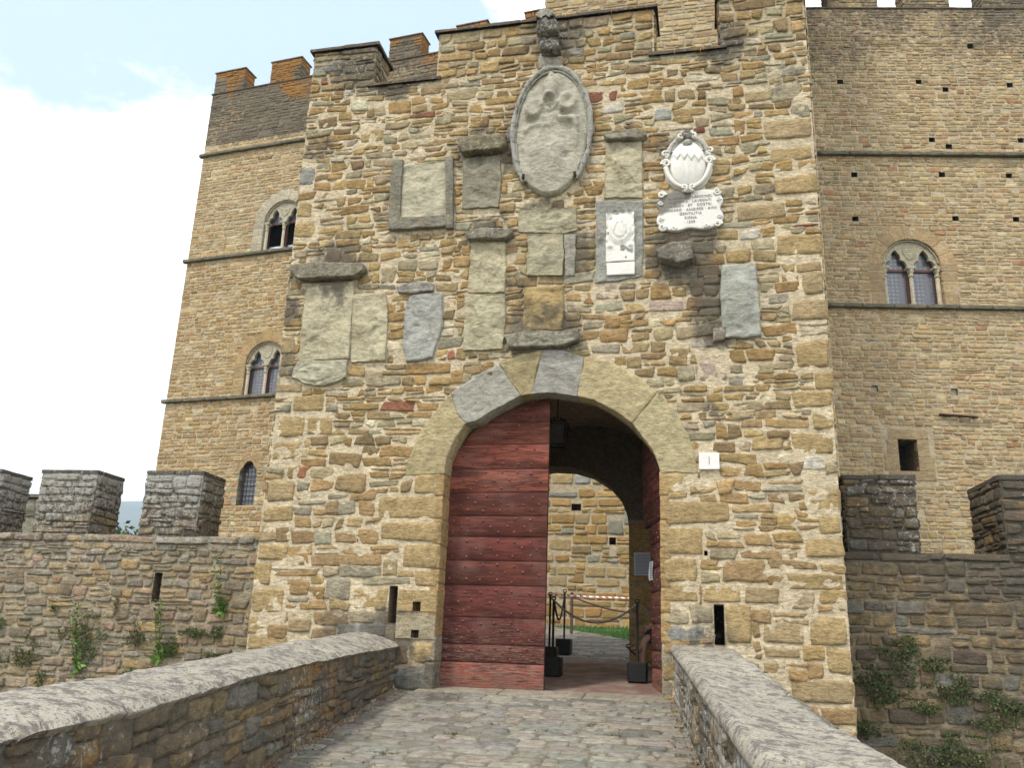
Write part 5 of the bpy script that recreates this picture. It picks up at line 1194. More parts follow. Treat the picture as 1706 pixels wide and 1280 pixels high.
# ================================================================== BRIDGE PARAPETS
def parapet(name, lab, P0, d, sgn, crest, liptop, lipbot, wid_, pal, wearf, ymax=8.6):
    """sgn +1: the road lies on the +X side.  The profiles are heights along -Y."""
    T_ = thing(name, lab, 'parapet', (P0[0], -3, -1))
    ln = math.hypot(*d); ex = np.array([d[0]/ln, d[1]/ln, 0]); nn = np.array([-ex[1], ex[0], 0])*1.0
    if np.dot(nn, (sgn, 0, 0)) < 0: nn = -nn
    ys = lambda u: (u*ex[1])           # world Y at distance u
    lb = lambda u: np.interp(-ys(u), [k for k, _ in lipbot], [z for _, z in lipbot])
    def bend(u, v): z0 = SL*ys(u)-.12; return z0+v/.8*(lb(u)-z0+.02)
    fr = Fr((P0[0], P0[1], 0), ex, (0, 0, 1), nn, bend=bend)
    b = Buf()
    masonry(b, fr, 0, ymax, 0, .8, pal, hgt=.135, wid=.25, H=.022, gap=.016, rough=.014, jit=.018, ps=.15, pj=.10, cell=.03, mcol=(.15, .13, .095), wearf=wearf, mh=.0, mamp=.010, wavea=.02)
    fo = Fr((P0[0], P0[1], 0)-nn*wid_, ex, (0, 0, 1), -nn)
    masonry(b, fo, 0, ymax, -4.6, -.1, pal, hgt=.18, wid=.35, cell=.2, wearf=wearf)
    fo2 = Fr(fo.o, ex, (0, 0, 1), -nn, bend=bend); masonry(b, fo2, 0, ymax, 0, .8, pal, hgt=.15, wid=.3, cell=.1, wearf=wearf)
    b.build('wall', STONE, T_)
    # the coping: lofted rounded stones
    u = 0.0; k = 0; cr_ = lambda u: np.interp(-ys(u), [a for a, _ in crest], [z for _, z in crest]); lt = lambda u: np.interp(-ys(u), [a for a, _ in liptop], [z for _, z in liptop])
    cuts = [0]
    while cuts[-1] < ymax: cuts.append(min(ymax, cuts[-1]+random.uniform(.85, 1.7)))
    for a, c_ in zip(cuts[:-1], cuts[1:]):
        b = Buf(); U = np.concatenate([[a+.005, a+.010, a+.028], np.arange(a+.06, c_-.05, .04), [c_-.028, c_-.010, c_-.005]]); rows = []
        sc_ = random.uniform(-.010, .010)
        for x in U:
            e = min(x-a, c_-x); dr = .040 if e < .007 else (.016 if e < .014 else (.004 if e < .03 else 0))
            z1, z2, z3 = lb(x), lt(x), cr_(x); o_ = .045
            zo = z3-.03
            pr = [(-.10, z1-.03), (o_*.4, z1), (o_, z1+.03), (o_+.012, (z1+z2)/2), (o_, z2-.035), (o_-.03, z2-.004), (o_-.09, z2+(z3-z2)*.22)]
            pr += [(-wid_*f, z2+(z3-z2)*(1-(1-min(1, f/.75))**1.7)) for f in (.28, .36, .44, .52, .60, .68, .76, .84, .92)]
            pr += [(-wid_+.0, z3-.02), (-wid_-.03, z3-.06), (-wid_-.04, z3-.12), (-wid_+.06, z3-.17)]
            rows.append([(h_-dr*(1 if h_ > -wid_/2 else -1), z-dr*(1 if z > z1+.02 else -1)+sc_) for h_, z in pr])
        R = np.array(rows); nU, nP = R.shape[:2]
        P = fr.o+U[:, None, None]*ex+R[..., 0][..., None]*nn; P[..., 2] = R[..., 1]
        nz = fbm(P*3.2, 4, 13)*.022+fbm(P*9, 3, 14)*.016
        P = P+nz[..., None]*(np.array([0, 0, 1])*.7+nn*.5*(np.arange(nP) < 6)[None, :, None])
        i = np.arange(nU*nP).reshape(nU, nP); q_ = np.stack([i[:-1, :-1], i[1:, :-1], i[1:, 1:], i[:-1, 1:]], -1).reshape(-1, 4)
        C = np.array((.385, .35, .275))*random.uniform(.88, 1.12)*(1+.22*fbm(P*1.6, 3, 66))[..., None]
        W = np.stack([.42+.25*fbm(P*1.7, 3, 67), .42+.3*fbm(P*1.1, 3, 68), .06+0*nz], -1)
        b.add(P.reshape(-1, 3), q_, C.reshape(-1, 3), W.reshape(-1, 3))
        for row in (0, nU-1):
            ring = P[row]; b.add(ring, [tuple(range(nP))], (.15, .13, .1), (.5, .2, 0), 0, False)
        b.build('coping_stone', COPE, T_)
    return T_
PAL_L = [((.19, .15, .09), 30), ((.15, .13, .095), 25), ((.23, .165, .085), 18), ((.16, .155, .135), 15), ((.13, .10, .075), 12)]
pwear = lambda P: np.stack([.48+.3*fbm(P*1.2, 3, 91), .44+.25*fbm(P*1.5, 2, 92), .30+.3*fbm(P*1.4, 2, 93)], -1)
parapet('bridge_parapet', 'long low lichened stone parapet with rounded coping, left side of the ramp', (-1.87, .0), (.47, -4), 1,
        [(0, .64), (1.5, .555), (2.2, .52), (3.7, .42), (5.5, .305), (6.6, .255), (8.2, .17)], [(0, .525), (2, .44), (4.4, .34), (5.9, .23), (6.6, .19), (7.2, .145), (8.3, .07)], [(0, .45), (2, .385), (3.7, .32), (5.15, .21), (6.3, .12), (7.2, .09), (8.3, .0)], .56, PAL_L, pwear)
parapet('bridge_parapet', 'broad pale-topped stone parapet nearest the camera, right side of the ramp', (1.50, .0), (.31, -3), -1,
        [(0, .625), (3.4, .295), (4.8, .175), (6, .12), (7, .06), (8.6, -.06)], [(0, .63), (3.78, .35), (5.6, .20), (6.6, .14), (8.6, -.03)], [(0, .52), (3.8, .23), (5.6, .07), (6.6, .0), (8.6, -.16)], .66, PAL_L, lambda P: np.stack([.40+.3*fbm(P*1.2, 3, 94), .62+.25*fbm(P*1.5, 2, 95), .22+.3*fbm(P*1.4, 2, 96)], -1))

# ================================================================== THINGS IN THE GATEWAY
gz = lambda y: y*SL
def stanchion(x, y, lab, first=None, h=1.02):
    if first is not None:
        o = copy_tree(first); o.location = (x, y, gz(y)+.006); tag(o, lab); return o
    T_ = thing('barrier_post', lab, 'barrier post', (x, y, gz(y)+.006), 'black rope barrier posts in the gateway')
    f = wallframe((x, y-.12, gz(y)+.006), 0); b = Buf(); b.box(f, -.125, .125, .0, .25, -.24, 0, (.02, .02, .02), bev=.014); b.build('base', IRON, T_)
    b = Buf(); b.tube([(x, y, gz(y)+.2), (x, y, gz(y)+h)], .017, (.02, .02, .02), seg=10); b.build('post', IRON, T_)
    b = Buf(); a = np.linspace(0, 2*math.pi, 13)[:-1]; b.tube(np.stack([x+.028*np.cos(a), y+0*a, gz(y)+h+.01+.028*np.sin(a)], -1), .008, (.02, .02, .02), seg=6, closed=True); b.build('ring', IRON, T_)
    return T_
s1 = stanchion(-.21, 1.70, 'nearest black barrier post, half hidden by the closed red door leaf')
s2 = stanchion(.96, 1.46, 'black barrier post with square base beside the open right door leaf', s1)
s3 = stanchion(-.50, 3.05, 'second black barrier post, just behind the nearest one at the closed door leaf', s1)
s4 = stanchion(-.49, 4.38, 'black barrier post standing alone at the far end of the red passage floor', s1)
def brown_post(x, y, lab, first=None):
    if first is not None:
        o = copy_tree(first); o.location = (x, y, gz(y)); tag(o, lab); return o
    T_ = thing('fence_post', lab, 'post', (x, y, gz(y)), 'brown posts along the yard path')
    b = Buf(); b.tube([(x, y, gz(y)-.05), (x, y, gz(y)+.82)], .034, (.1, .05, .03), seg=10); b.build('shaft', simple('brown_post', (.085, .05, .035), .8, nz=.4), T_)
    b = Buf(); b.tube([(x, y, gz(y)+.82), (x, y, gz(y)+.86)], [.040, .022], (.1, .05, .03), seg=10); b.build('finial', RUST, T_)
    return T_
yc = 8.35
bp1 = brown_post(-.98, yc, 'brown post by the grass holding the red and white tape')
bp2 = brown_post(1.9, yc-.4, 'brown post hidden behind the right side of the gateway', bp1)
def sag(p, q, s_, n=22):
    p, q = np.array(p, float), np.array(q, float); t_ = np.linspace(0, 1, n)[:, None]; P = p+(q-p)*t_; P[:, 2] -= (4*t_*(1-t_)*s_)[:, 0]; return P
def rope(p, q, s_, r, lab, m=ROPE):
    b = Buf(); b.tube(sag(p, q, s_), r, (.2, .15, .1), seg=8); o = b.build('rope', m); return tag(o, lab, 'rope', 'sagging barrier ropes')
zt = lambda y: gz(y)+1.0
rope((-.20, 1.68, zt(1.7)), (.96, 1.46, zt(1.46)-.0), .27, .014, 'brown rope sagging from the nearest black post to the post by the right door leaf')
rope((.96, 1.46, zt(1.46)), (1.62, 1.75, .80), .04, .014, 'short brown rope running from the right black post behind the red door leaf')
rope((-.20, 1.70, zt(1.7)), (-.49, 4.36, zt(4.38)), .34, .014, 'dark rope hanging in a deep loop between the left black posts', simple('dark_rope', (.045, .03, .025), .9))
rope((-.98, yc, gz(yc)+.78), (1.9, yc-.4, gz(yc)+.74), .30, .018, 'reddish rope sagging in front of the keep wall from the brown post', simple('red_rope', (.13, .07, .06), .9))
m, t, bs = mat('striped_tape'); q = NB(t); sx = q.new('ShaderNodeSeparateXYZ'); q.put(sx.inputs[0], q.pos()); st = q.math('GREATER_THAN', q.math('FRACT', q.math('ADD', q.math('MULTIPLY', sx.outputs[0], 7.5), q.math('MULTIPLY', sx.outputs[2], 6.0))), .5)
q.put(bs.inputs['Base Color'], q.mix(st, (.75, .72, .70), (.50, .04, .05))); bs.inputs['Roughness'].default_value = .4
b = Buf(); A = sag((-2.2, yc-.02, 1.62), (1.9, yc-.4, 1.55), .03, 40); V = []
for i, p in enumerate(A): tw = .012*math.sin(i*.25); V += [p+np.array([0, tw, -.015]), p+np.array([0, -tw, .015])]
b.add(V, [(2*i, 2*i+2, 2*i+3, 2*i+1) for i in range(39)], (.7, .7, .7)); tag(b.build('barrier_tape', m), 'red and white striped barrier tape stretched across the yard in front of the keep', 'tape')
# lantern
T_ = thing('hanging_lantern', 'dark glazed lantern hanging from the passage vault behind the top of the closed leaf', 'lantern', (-.19, 1.6, 3.3))
b = Buf(); b.tube([(-.19, 1.6, 4.03), (-.19, 1.6, 3.74)], .010, (.02, .02, .02), seg=6); b.build('chain', IRON, T_)
b = Buf(); f = wallframe((-.19, 1.6, 3.34), 0)
for sx_ in (-1, 1):
    for sy_ in (-1, 1): b.tube([f.pt(sx_*.11, 0, sy_*.11), f.pt(sx_*.14, .34, sy_*.14)], .009, (.02, .02, .02), seg=6)
for z, r_ in ((0, .115), (.34, .145)):
    c4 = [f.pt(a*r_, z, c_*r_) for a, c_ in ((-1, -1), (1, -1), (1, 1), (-1, 1))]; b.tube(c4, .011, (.02, .02, .02), seg=6, closed=True)
for a, c_ in ((-1, -1), (1, -1), (1, 1), (-1, 1)): b.tube([f.pt(a*.14, .34, c_*.14), f.pt(a*.03, .42, c_*.03)], .009, (.02, .02, .02), seg=6)
b.build('cage', IRON, T_)
GL2, t, bs = mat('lantern_glass'); bs.inputs['Base Color'].default_value = (.25, .26, .24, 1); bs.inputs['Roughness'].default_value = .15; bs.inputs['Transmission Weight'].default_value = .7
b = Buf(); b.add([f.pt(-.11, 0, .115), f.pt(.11, 0, .115), f.pt(.138, .34, .142), f.pt(-.138, .34, .142)], [(0, 1, 2, 3)], (.2, .2, .2), smooth=False); b.build('pane', GL2, T_)
# notices
PAPER = simple('notice_board', (.30, .33, .37), .35, c2=(.34, .37, .41)); WPAP = simple('white_paper', (.62, .63, .66), .7)
PRINT = simple('printed_text', (.13, .14, .16), .8)
nb = thing('notice_board', 'grey framed notice with lines of text on the inner wall right of the passage', 'notice', (.93, 3.25, 1.65)); NF = wallframe((.93, 3.24, 0), 0)
b = Buf(); b.box(NF, -.16, .17, 1.64, 1.99, 0, .012, (.3, .3, .3), bev=.003); b.build('board', PAPER, nb)
b = Buf()
for k in range(15): z = 1.955-k*.0205; b.box(NF, -.135, .145-random.uniform(0, .05), z-.004, z+.004, .0122, .0132, (.1, .1, .1))
b.build('printed_lines', PRINT, nb)
pn = thing('paper_notice', 'narrow white paper sheet taped to the edge of the open right door leaf', 'notice', (1.2, 1.1, 1.4))
pz = (HX+du[0]*.80, HY+du[1]*.80); PNF = Fr((pz[0], pz[1], 0), -du, (0, 0, 1), nv_)
b = Buf(); V = []; 
for i in range(4):
    for j in range(6): V.append(PNF.pt(-.04+.16*i/3, 1.42+.24*j/5, .020+.006*math.sin(i*2+j)+(.02 if i == 0 else 0)))
b.add(V, [(i*6+j, (i+1)*6+j, (i+1)*6+j+1, i*6+j+1) for i in range(3) for j in range(5)], (.6, .6, .6)); b.build('sheet', WPAP, pn)
b = Buf()
for k in range(7): b.box(PNF, -.02, .09, 1.445+k*.03, 1.453+k*.03, .032, .034, (.1, .1, .1))
b.build('printed_lines', PRINT, pn)

# ---- person sitting on a low block behind the open leaf, one ankle on the knee
def skin_mesh(name, joints, edges, m, parent, sub=2):
    me = bpy.data.meshes.new(name); me.from_pydata([j[0] for j in joints], edges, []); o = bpy.data.objects.new(name, me); col.objects.link(o)
    md = o.modifiers.new('s', 'SKIN'); 
    for i, j in enumerate(joints):
        sv_ = me.skin_vertices[0].data[i]; r_ = j[1]; sv_.radius = (r_, r_) if not isinstance(r_, tuple) else r_
    me.skin_vertices[0].data[0].use_root = True; md.use_smooth_shade = True
    ms = o.modifiers.new('u', 'SUBSURF'); ms.levels = sub; ms.render_levels = sub
    dg = bpy.context.evaluated_depsgraph_get(); nm = bpy.data.meshes.new_from_object(o.evaluated_get(dg)); bpy.data.objects.remove(o)
    co = np.zeros(len(nm.vertices)*3); nm.vertices.foreach_get('co', co); co = co.reshape(-1, 3); F = [tuple(p.vertices) for p in nm.polygons]
    bx = Buf(); bx.add(co, F, (.3, .2, .15)); ob = bx.build(name, m, parent); return ob
SKIN = simple('skin', (.40, .23, .16), .5, c2=(.36, .20, .14), sc=6); CLOTH = simple('black_cloth', (.016, .016, .019), .9, c2=(.03, .03, .034), sc=8, bump=.3); SHOE = simple('patterned_shoe', (.10, .10, .16), .7, c2=(.45, .45, .5), sc=45); HAIR = simple('dark_hair', (.03, .018, .012), .7, nz=.4, scale=(40, 40, 4), sc=2)
gx, gy = 1.40, 2.62; z0 = gz(gy)
per = thing('person', 'person in black clothes sitting behind the open red door leaf, legs crossed', 'person', (gx, gy, z0))
sx0 = gx
J = [((sx0, gy, z0+.40), (.15, .12)), ((sx0-.01, gy, z0+.62), (.13, .11)), ((sx0-.05, gy, z0+.86), (.155, .11)), ((sx0-.08, gy, z0+1.0), (.06, .06)), ((sx0-.10, gy, z0+1.10), (.075, .085)), ((sx0-.10, gy, z0+1.20), (.085, .095)),
     ((sx0-.04, gy-.10, z0+.39), .095), ((sx0-.40, gy-.13, z0+.47), .068), ((sx0-.45, gy-.14, z0+.28), .055), ((sx0-.44, gy-.13, z0+.08), .036), ((sx0-.47, gy-.13, z0+.04), .035), ((sx0-.60, gy-.14, z0+.025), .024),
     ((sx0-.04, gy+.10, z0+.40), .095), ((sx0-.36, gy+.20, z0+.58), .070), ((sx0-.40, gy-.02, z0+.42), .052), ((sx0-.50, gy-.22, z0+.29), .036), ((sx0-.545, gy-.23, z0+.275), .034), ((sx0-.64, gy-.25, z0+.36), .024),
     ((sx0-.06, gy-.19, z0+.90), .055), ((sx0-.20, gy-.27, z0+.68), .043), ((sx0-.40, gy-.20, z0+.58), .028), ((sx0-.06, gy+.19, z0+.90), .055), ((sx0-.20, gy+.26, z0+.70), .043), ((sx0-.38, gy+.20, z0+.64), .028)]
Ed = [(0, 1), (1, 2), (2, 3), (3, 4), (4, 5), (0, 6), (6, 7), (7, 8), (8, 9), (9, 10), (10, 11), (0, 12), (12, 13), (13, 14), (14, 15), (15, 16), (16, 17), (2, 18), (18, 19), (19, 20), (2, 21), (21, 22), (22, 23)]
skin_mesh('body', J, Ed, SKIN, per)
def infl(idx, f, name, m, ed):
    mp_ = {k: i for i, k in enumerate(idx)}; JJ = []
    for k in idx:
        r_ = J[k][1]; JJ.append((J[k][0], tuple(x*f+.006 for x in r_) if isinstance(r_, tuple) else r_*f+.006))
    skin_mesh(name, JJ, [(mp_[a], mp_[c_]) for a, c_ in ed], m, per)
infl([1, 2, 18, 19, 21, 22], 1.10, 'shirt', CLOTH, [(1, 2), (2, 18), (18, 19), (2, 21), (21, 22)])
infl([0, 1, 6, 7, 12, 13, 14], 1.10, 'trousers', CLOTH, [(0, 1), (0, 6), (6, 7), (0, 12), (12, 13), (13, 14)])
b = Buf(); hx, hy, hz_ = sx0-.075, gy, z0+1.20
th_, ph_ = np.meshgrid(np.linspace(0, math.pi*.62, 10), np.linspace(0, 2*math.pi, 19)[:-1], indexing='ij'); V = np.stack([hx+.02+.105*np.sin(th_)*np.cos(ph_), hy+.095*np.sin(th_)*np.sin(ph_), hz_+.01+.12*np.cos(th_)], -1); i = np.arange(180).reshape(10, 18)
b.add(V.reshape(-1, 3), np.stack([i[:-1], i[1:], np.roll(i, -1, 1)[1:], np.roll(i, -1, 1)[:-1]], -1).reshape(-1, 4), (.03, .02, .01)); b.build('hair', HAIR, per)
for s_ in (-1, 1):   # five-fingered hands resting on the raised shin
    k = J[20][0] if s_ < 0 else J[23][0]; pj = [((k[0], k[1], k[2]), .026), ((k[0]-.06, k[1], k[2]-.02), (.034, .018))]; pe = [(0, 1)]
    for f_ in range(4):
        y_ = k[1]-.026+f_*.0175; L_ = (.03, .035, .033, .026)[f_]; n0 = len(pj)
        pj += [((k[0]-.085, y_, k[2]-.024), .0085), ((k[0]-.09-L_, y_, k[2]-.036), .008), ((k[0]-.095-L_*1.5, y_, k[2]-.062), .0065)]; pe += [(1, n0), (n0, n0+1), (n0+1, n0+2)]
    n0 = len(pj); pj += [((k[0]-.03, k[1]-s_*.035, k[2]-.025), .010), ((k[0]-.065, k[1]-s_*.05, k[2]-.04), .0085)]; pe += [(0, n0), (n0, n0+1)]
    skin_mesh('hand', pj, pe, SKIN, per)
# shoes: a sandal with a crossing strap on the raised foot, a patterned shoe on the ground
b = Buf(); A, B_ = np.array(J[16][0]), np.array(J[17][0]); dd = (B_-A)/np.linalg.norm(B_-A); nn_ = np.cross(dd, (0, 1, 0)); nn_ /= np.linalg.norm(nn_)
for f_, r_ in ((.15, .047), (.55, .040), (.85, .036)):
    c_ = A+dd*.16*f_; a = np.linspace(0, 2*math.pi, 17)[:-1]; b.tube(c_+np.outer(np.cos(a)*r_*.85, nn_)+np.outer(np.sin(a)*r_, (0, 1, 0))+np.outer(np.cos(a)*.02, dd), .007, (.02, .02, .02), seg=6, closed=True)
S = Buf(); sf = Fr(A+nn_*(-.036 if nn_[2] > 0 else .036), dd, (0, 1, 0), nn_); b.box(sf, -.05, .15, -.040, .040, -.010, .010, (.02, .02, .02), bev=.008); b.build('sandal', CLOTH, per)
skin_mesh('shoe', [((sx0-.40, gy-.13, z0+.05), .045), ((sx0-.50, gy-.13, z0+.045), .044), ((sx0-.62, gy-.14, z0+.035), .032)], [(0, 1), (1, 2)], SHOE, per)
bk = thing('stone_block', 'low stone block the person sits on, behind the open door leaf', 'stone block', (gx, gy, z0)); b = Buf(); b.box(wallframe((gx+.03, gy-.24, z0), 0), -.20, .25, 0, .29, -.5, 0, (.2, .16, .11), bev=.02); b.build('block', STONE, bk)

# ================================================================== PLANTS
def leaves(buf, P, n, size, colr, fr=None, droop=.3, var=.35):
    """n small leaves around each point"""
    P = np.repeat(np.asarray(P, float), n, 0); m_ = len(P); sz = size*rng.uniform(.6, 1.4, m_)
    a = rng.normal(0, 1, (m_, 3)); a /= np.linalg.norm(a, axis=1)[:, None]; a[:, 2] -= droop; a /= np.linalg.norm(a, axis=1)[:, None]
    c = np.cross(a, rng.normal(0, 1, (m_, 3))); c /= np.linalg.norm(c, axis=1)[:, None]
    V = np.stack([P, P+(a*.5+c*.28)*sz[:, None], P+a*sz[:, None], P+(a*.5-c*.28)*sz[:, None]], 1).reshape(-1, 3)
    cc_ = np.where(rng.random((len(P), 1)) < .16, np.array((.17, .13, .06)), np.array(colr)); C = np.repeat(cc_*rng.uniform(1-var, 1+var, (m_, 1))*(1+rng.normal(0, .08, (m_, 3))), 4, 0)
    buf.add(V, np.arange(4*m_).reshape(-1, 4), C, smooth=False)
def shrub(name, lab, cat, grp, fr, x, y, rx, ry, n, c=(.07, .115, .028), size=.027, dens=1.0, stems=4):
    u, v = fr.px(x, y); T_ = thing(name, lab, cat, tuple(fr.pt(u, v, .03)), grp); k = .0083
    b = Buf(); P = []
    for i in range(int(n*1.5)):
        a, r_ = random.uniform(0, 6.28), math.sqrt(random.random()); uu = u+rx*k*r_*math.cos(a)*(1+.3*random.gauss(0, 1)); vv = v+ry*k*r_*math.sin(a)
        if fbm(np.array([[uu*6, vv*6, x]]), 2, 3)[0] < -.25: continue
        P.append(fr.pt(uu, vv, .02+random.uniform(0, .10)*(1-r_*.6)))
    leaves(b, P, 3, size, c); b.build('foliage', LEAF, T_)
    b = Buf()
    for i in range(stems):
        a = random.uniform(-1, 1); e = fr.pt(u+rx*k*a*.8, v+ry*k*random.uniform(-.8, .9), .06); b.tube([fr.pt(u+rx*k*a*.2, v-ry*k*.6, .0), (np.array(e)+fr.pt(u, v, .08))/2, e], [.006, .005, .003], (.09, .07, .04), seg=5)
    b.build('stem', simple('green_stem', (.08, .07, .035), .9), T_); return T_
def spike(lab, fr, x, yb, yt, n, c=(.10, .17, .04), wid=5, lean=0, grp='tall weeds rooted in the left wall'):
    u0, v0 = fr.px(x, yb); u1, v1 = fr.px(x+lean, yt); T_ = thing('tall_weed', lab, 'weed', tuple(fr.pt(u0, v0, .03)), grp); k = .0083
    b = Buf()
    nst = 3
    for s_ in range(nst):
        du_ = random.uniform(-1, 1)*wid*k*.4; top = 1 if s_ == 0 else random.uniform(.6, .9)
        pts = [fr.pt(u0+du_*t_*1.4+(u1-u0)*t_, v0+(v1-v0)*t_*top, .03+.14*math.sin(t_*1.8)) for t_ in np.linspace(0, 1, 12)]
        b.tube(pts, np.linspace(.006, .002, 12), (.1, .12, .05), seg=5)
    b.build('stem', simple('green_stem', (.09, .12, .04), .9), T_)
    b = Buf(); P = []
    for i in range(n):
        t_ = random.random()**1.3; w_ = wid*k*(1.0-.6*t_); P.append(fr.pt(u0+(u1-u0)*t_+random.gauss(0, .45)*w_, v0+(v1-v0)*t_, .03+.14*math.sin(t_*1.8)+random.gauss(0, .03)))
    leaves(b, P, 2, .045, c, droop=-.35); b.build('foliage', LEAF, T_)
    b = Buf(); P = [fr.pt(u0+random.gauss(0, .03), v0+random.uniform(-.01, .12), .05) for i in range(16)]; leaves(b, P, 2, .11, (c[0]*1.3, c[1]*1.4, c[2]*1.2), droop=0); b.build('rosette', LEAF, T_)
spike('tall pale green weed below the arrow slit on the left wall', WL, 268, 1098, 1000, 150, c=(.13, .21, .05), wid=13, lean=8)
spike('tall weed nearest the gate tower on the left wall', WL, 370, 1022, 925, 80, wid=9, lean=4)
spike('tall weed rising from the large weed clump on the left wall', WL, 130, 1115, 1005, 110, c=(.12, .19, .05), wid=11, lean=8)
for x, y, rx, ry, n, lab, c in [(45, 1085, 24, 26, 210, 'brownish-green weed clump at the lower far left of the left wall', (.09, .105, .03)), (150, 1060, 26, 42, 330, 'largest weed clump on the left wall, beneath the bigger merlon', (.075, .12, .028)), (105, 1052, 17, 11, 80, 'small brown-green clump just left of the largest weed clump', (.09, .10, .03)), (232, 1062, 22, 14, 110, 'low brown-green clump left of the pale weed under the slit', (.085, .10, .032)), (288, 1078, 14, 16, 120, 'dark green clump touching the foot of the pale weed under the slit', (.06, .11, .025)), (330, 1055, 26, 9, 110, 'flat green clump right of the pale weed under the slit', (.065, .11, .028)), (365, 1055, 9, 12, 60, 'tiny round green tuft nearest the tower on the left wall', (.07, .12, .03)), (352, 1095, 24, 8, 90, 'thin line of weeds along the parapet near the tower', (.06, .10, .028)), (2, 1040, 12, 12, 60, 'green tuft cut by the left picture edge, upper one', (.07, .12, .03)), (5, 1100, 10, 16, 60, 'green tuft cut by the left picture edge, lower one', (.06, .12, .025)), (232, 1040, 11, 7, 45, 'small bright tuft above the low brown-green clump', (.08, .13, .03)), (92, 1013, 8, 7, 30, 'single tiny tuft high on the left wall under the left merlon', (.07, .12, .03)), (218, 1122, 12, 9, 45, 'small tuft just above the parapet at mid left', (.07, .12, .03)), (70, 1130, 9, 14, 50, 'small tuft just above the parapet at far left', (.06, .11, .03)), (197, 1010, 6, 14, 40, 'dry brown tuft hanging below the left merlon gap', (.16, .11, .05))]:
    shrub('weed_clump', lab, 'weed', 'weed clumps on the left wall', WL, x, y, rx, ry, n, c=c)
for x, y, rx, ry, n, lab in [(1470, 1125, 42, 38, 520, 'dense ivy patch hugging the tower corner on the dark right wall'), (1508, 1078, 18, 16, 130, 'small bright ivy tuft at the top of the patch on the right wall'), (1450, 1160, 30, 20, 200, 'ivy patch low beside the tower corner'), (1550, 1108, 24, 10, 100, 'thin ivy strand running right from the bright tuft'), (1590, 1150, 30, 22, 230, 'ivy strand in the middle of the right wall'), (1650, 1185, 40, 28, 330, 'broad dark ivy mass at the lower right of the right wall'), (1540, 1180, 22, 9, 80, 'thin ivy tuft under the middle strand'), (1580, 1255, 60, 30, 520, 'lowest ivy mass at the bottom edge on the right wall'), (1690, 1180, 20, 8, 60, 'ivy tuft at the right picture edge'), (1445, 1215, 22, 14, 120, 'lowest ivy patch beside the tower foot')]:
    shrub('ivy', lab, 'ivy', 'ivy patches on the right wall', WR, x, y, rx, ry, n, c=(.050, .088, .024), size=.028, dens=1, stems=6)
# tufts between the paving stones
tf = [(1015, 1228), (902, 1220), (815, 1208), (628, 1256), (645, 1258), (1060, 1200), (985, 1210), (900, 1178), (1135, 1215), (1143, 1262), (520, 1275), (760, 1225)]
TL = ['grass tuft by the foot of the right parapet side, low in the picture', 'grass tuft in the middle of the ramp, in line with the door edge', 'grass tuft on the ramp below the middle of the closed leaf', 'larger of two grass tufts near the left parapet', 'smaller grass tuft touching the one near the left parapet', 'grass tuft on the ramp below the open gateway, nearest the threshold on the right', 'grass tuft on the ramp below the black barrier posts', 'grass tuft against the threshold under the closed leaf edge', 'grass tuft at the foot of the right parapet, upper one', 'grass tuft at the foot of the right parapet, lower one', 'grass tuft at the foot of the left parapet, bottom of the picture', 'grass tuft on the ramp below the left edge of the door']
for i, (x, y) in enumerate(tf):
    d = ray(x, y); t_ = (SL*CAM[1]-CAM[2])/(d[2]-SL*d[1]); p = CAM+t_*d
    b = Buf(); P = [p+np.array([random.gauss(0, .05), random.gauss(0, .018), .004]) for k in range(20)]; leaves(b, P, 2, .020, (.085, .12, .04), droop=-.6)
    tag(b.build('grass_tuft', LEAF), TL[i], 'grass tuft', 'grass tufts between the paving stones')
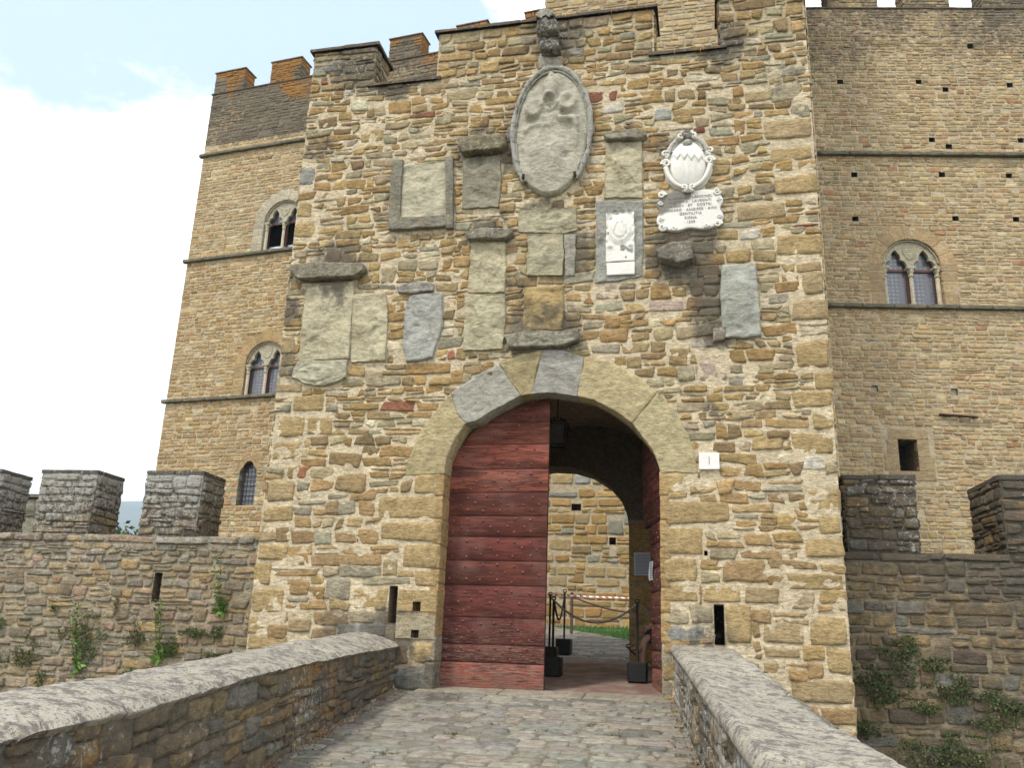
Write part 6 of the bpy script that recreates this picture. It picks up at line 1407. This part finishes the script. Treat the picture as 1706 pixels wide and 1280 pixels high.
# trees showing over the left wall
def tree(x, y, zt_, r_, lab, first=None):
    if first is not None:
        o = copy_tree(first); o.location = (x, y, -4.6+zt_); o.rotation_euler = (0, 0, random.uniform(0, 6)); tag(o, lab); return o
    T_ = thing('tree', lab, 'tree', (x, y, -4.6), 'trees beyond the left wall'); b = Buf(); top = zt_+4.6
    b.tube([(x, y, -4.6), (x+.1, y, -4.6+top*.35), (x, y+.1, -4.6+top*.6), (x+.1, y, -4.6+top*.85)], [.28, .22, .14, .05], (.08, .06, .04), seg=10, jit=.02)
    for k in range(9):
        a = k*2.4; z = -4.6+top*(.35+.05*k); b.tube([(x, y, z), (x+r_*.4*math.cos(a), y+r_*.4*math.sin(a), z+.5), (x+r_*.75*math.cos(a), y+r_*.75*math.sin(a), z+1.2)], [.08, .05, .02], (.08, .06, .04), seg=6)
    b.build('trunk', simple('bark', (.09, .07, .05), .9, nz=.4, sc=14), T_)
    b = Buf(); P = []
    cl = [(random.uniform(-1, 1), random.uniform(-1, 1), random.uniform(-.8, 1)) for _ in range(60)]; cl = [c_ for c_ in cl if c_[0]**2+c_[1]**2+c_[2]**2 < 1.05]
    for c_ in cl:
        for i in range(150):
            g_ = rng.normal(0, .15, 3); P.append((x+(c_[0]+g_[0])*r_, y+(c_[1]+g_[1])*r_, zt_-r_*1.05+(c_[2]+g_[2])*r_*.85))
    leaves(b, P, 1, .30, (.05, .085, .022), var=.45); b.build('crown', LEAF, T_); return T_
PT30 = wallframe((0, 30, 0), 0)
ux, uz = PT30.px(195, 876); t1 = tree(ux, 30, uz, 2.6, 'dark leafy tree top showing in the gap between the merlons')

ux, uz2 = PT30.px(232, 890); tree(ux, 31, 0, 2.4, 'leafy tree top right of the other, in the same gap of the battlements', t1).location[2] = -4.6+(uz2-uz)-.1
ux, uz2 = PT30.px(60, 900); tree(ux, 33, 0, 2.4, 'tree mostly hidden behind the round chimney beyond the left wall', t1).location[2] = -4.6+(uz2-uz)-.3
# dry leaves blown against the foot of the left parapet
b = Buf(); P = []
for k in range(520):
    t_ = random.random()**.8*5.2; off = abs(random.gauss(0, .07)); x = -1.87+.118*t_+.03+off; y = -t_; P.append((x, y, y*SL+.016))
for k in range(160):
    t_ = random.random()*4; x = 1.50+.103*t_-.03-abs(random.gauss(0, .05)); P.append((x, -t_, -t_*SL+.016))
for k in range(140): P.append((random.uniform(-1.8, 1.6), -random.uniform(.1, 5), 0)); P[-1] = (P[-1][0], P[-1][1], P[-1][1]*SL+.016)
leaves(b, P, 1, .026, (.24, .13, .06), droop=0, var=.5); tag(b.build('fallen_leaves', LEAF), kind='stuff')
# the air between here and the hills
hb = Buf(); fz = Fr((0, 0, 0), (1, 0, 0), (0, 0, 1), (0, -1, 0)); hb.box(fz, -5000, 2500, -6, 470, -4200, 300, (.5, .5, .5))
HZ = bpy.data.materials.new('haze_air'); HZ.use_nodes = True; t = HZ.node_tree; t.nodes.clear(); pv = t.nodes.new('ShaderNodeVolumePrincipled'); ou = t.nodes.new('ShaderNodeOutputMaterial')
pv.inputs['Color'].default_value = (.80, .92, 1.0, 1); pv.inputs['Density'].default_value = .00042; pv.inputs['Anisotropy'].default_value = .2; t.links.new(pv.outputs[0], ou.inputs['Volume'])
ho = hb.build('haze', HZ); tag(ho, kind='stuff')
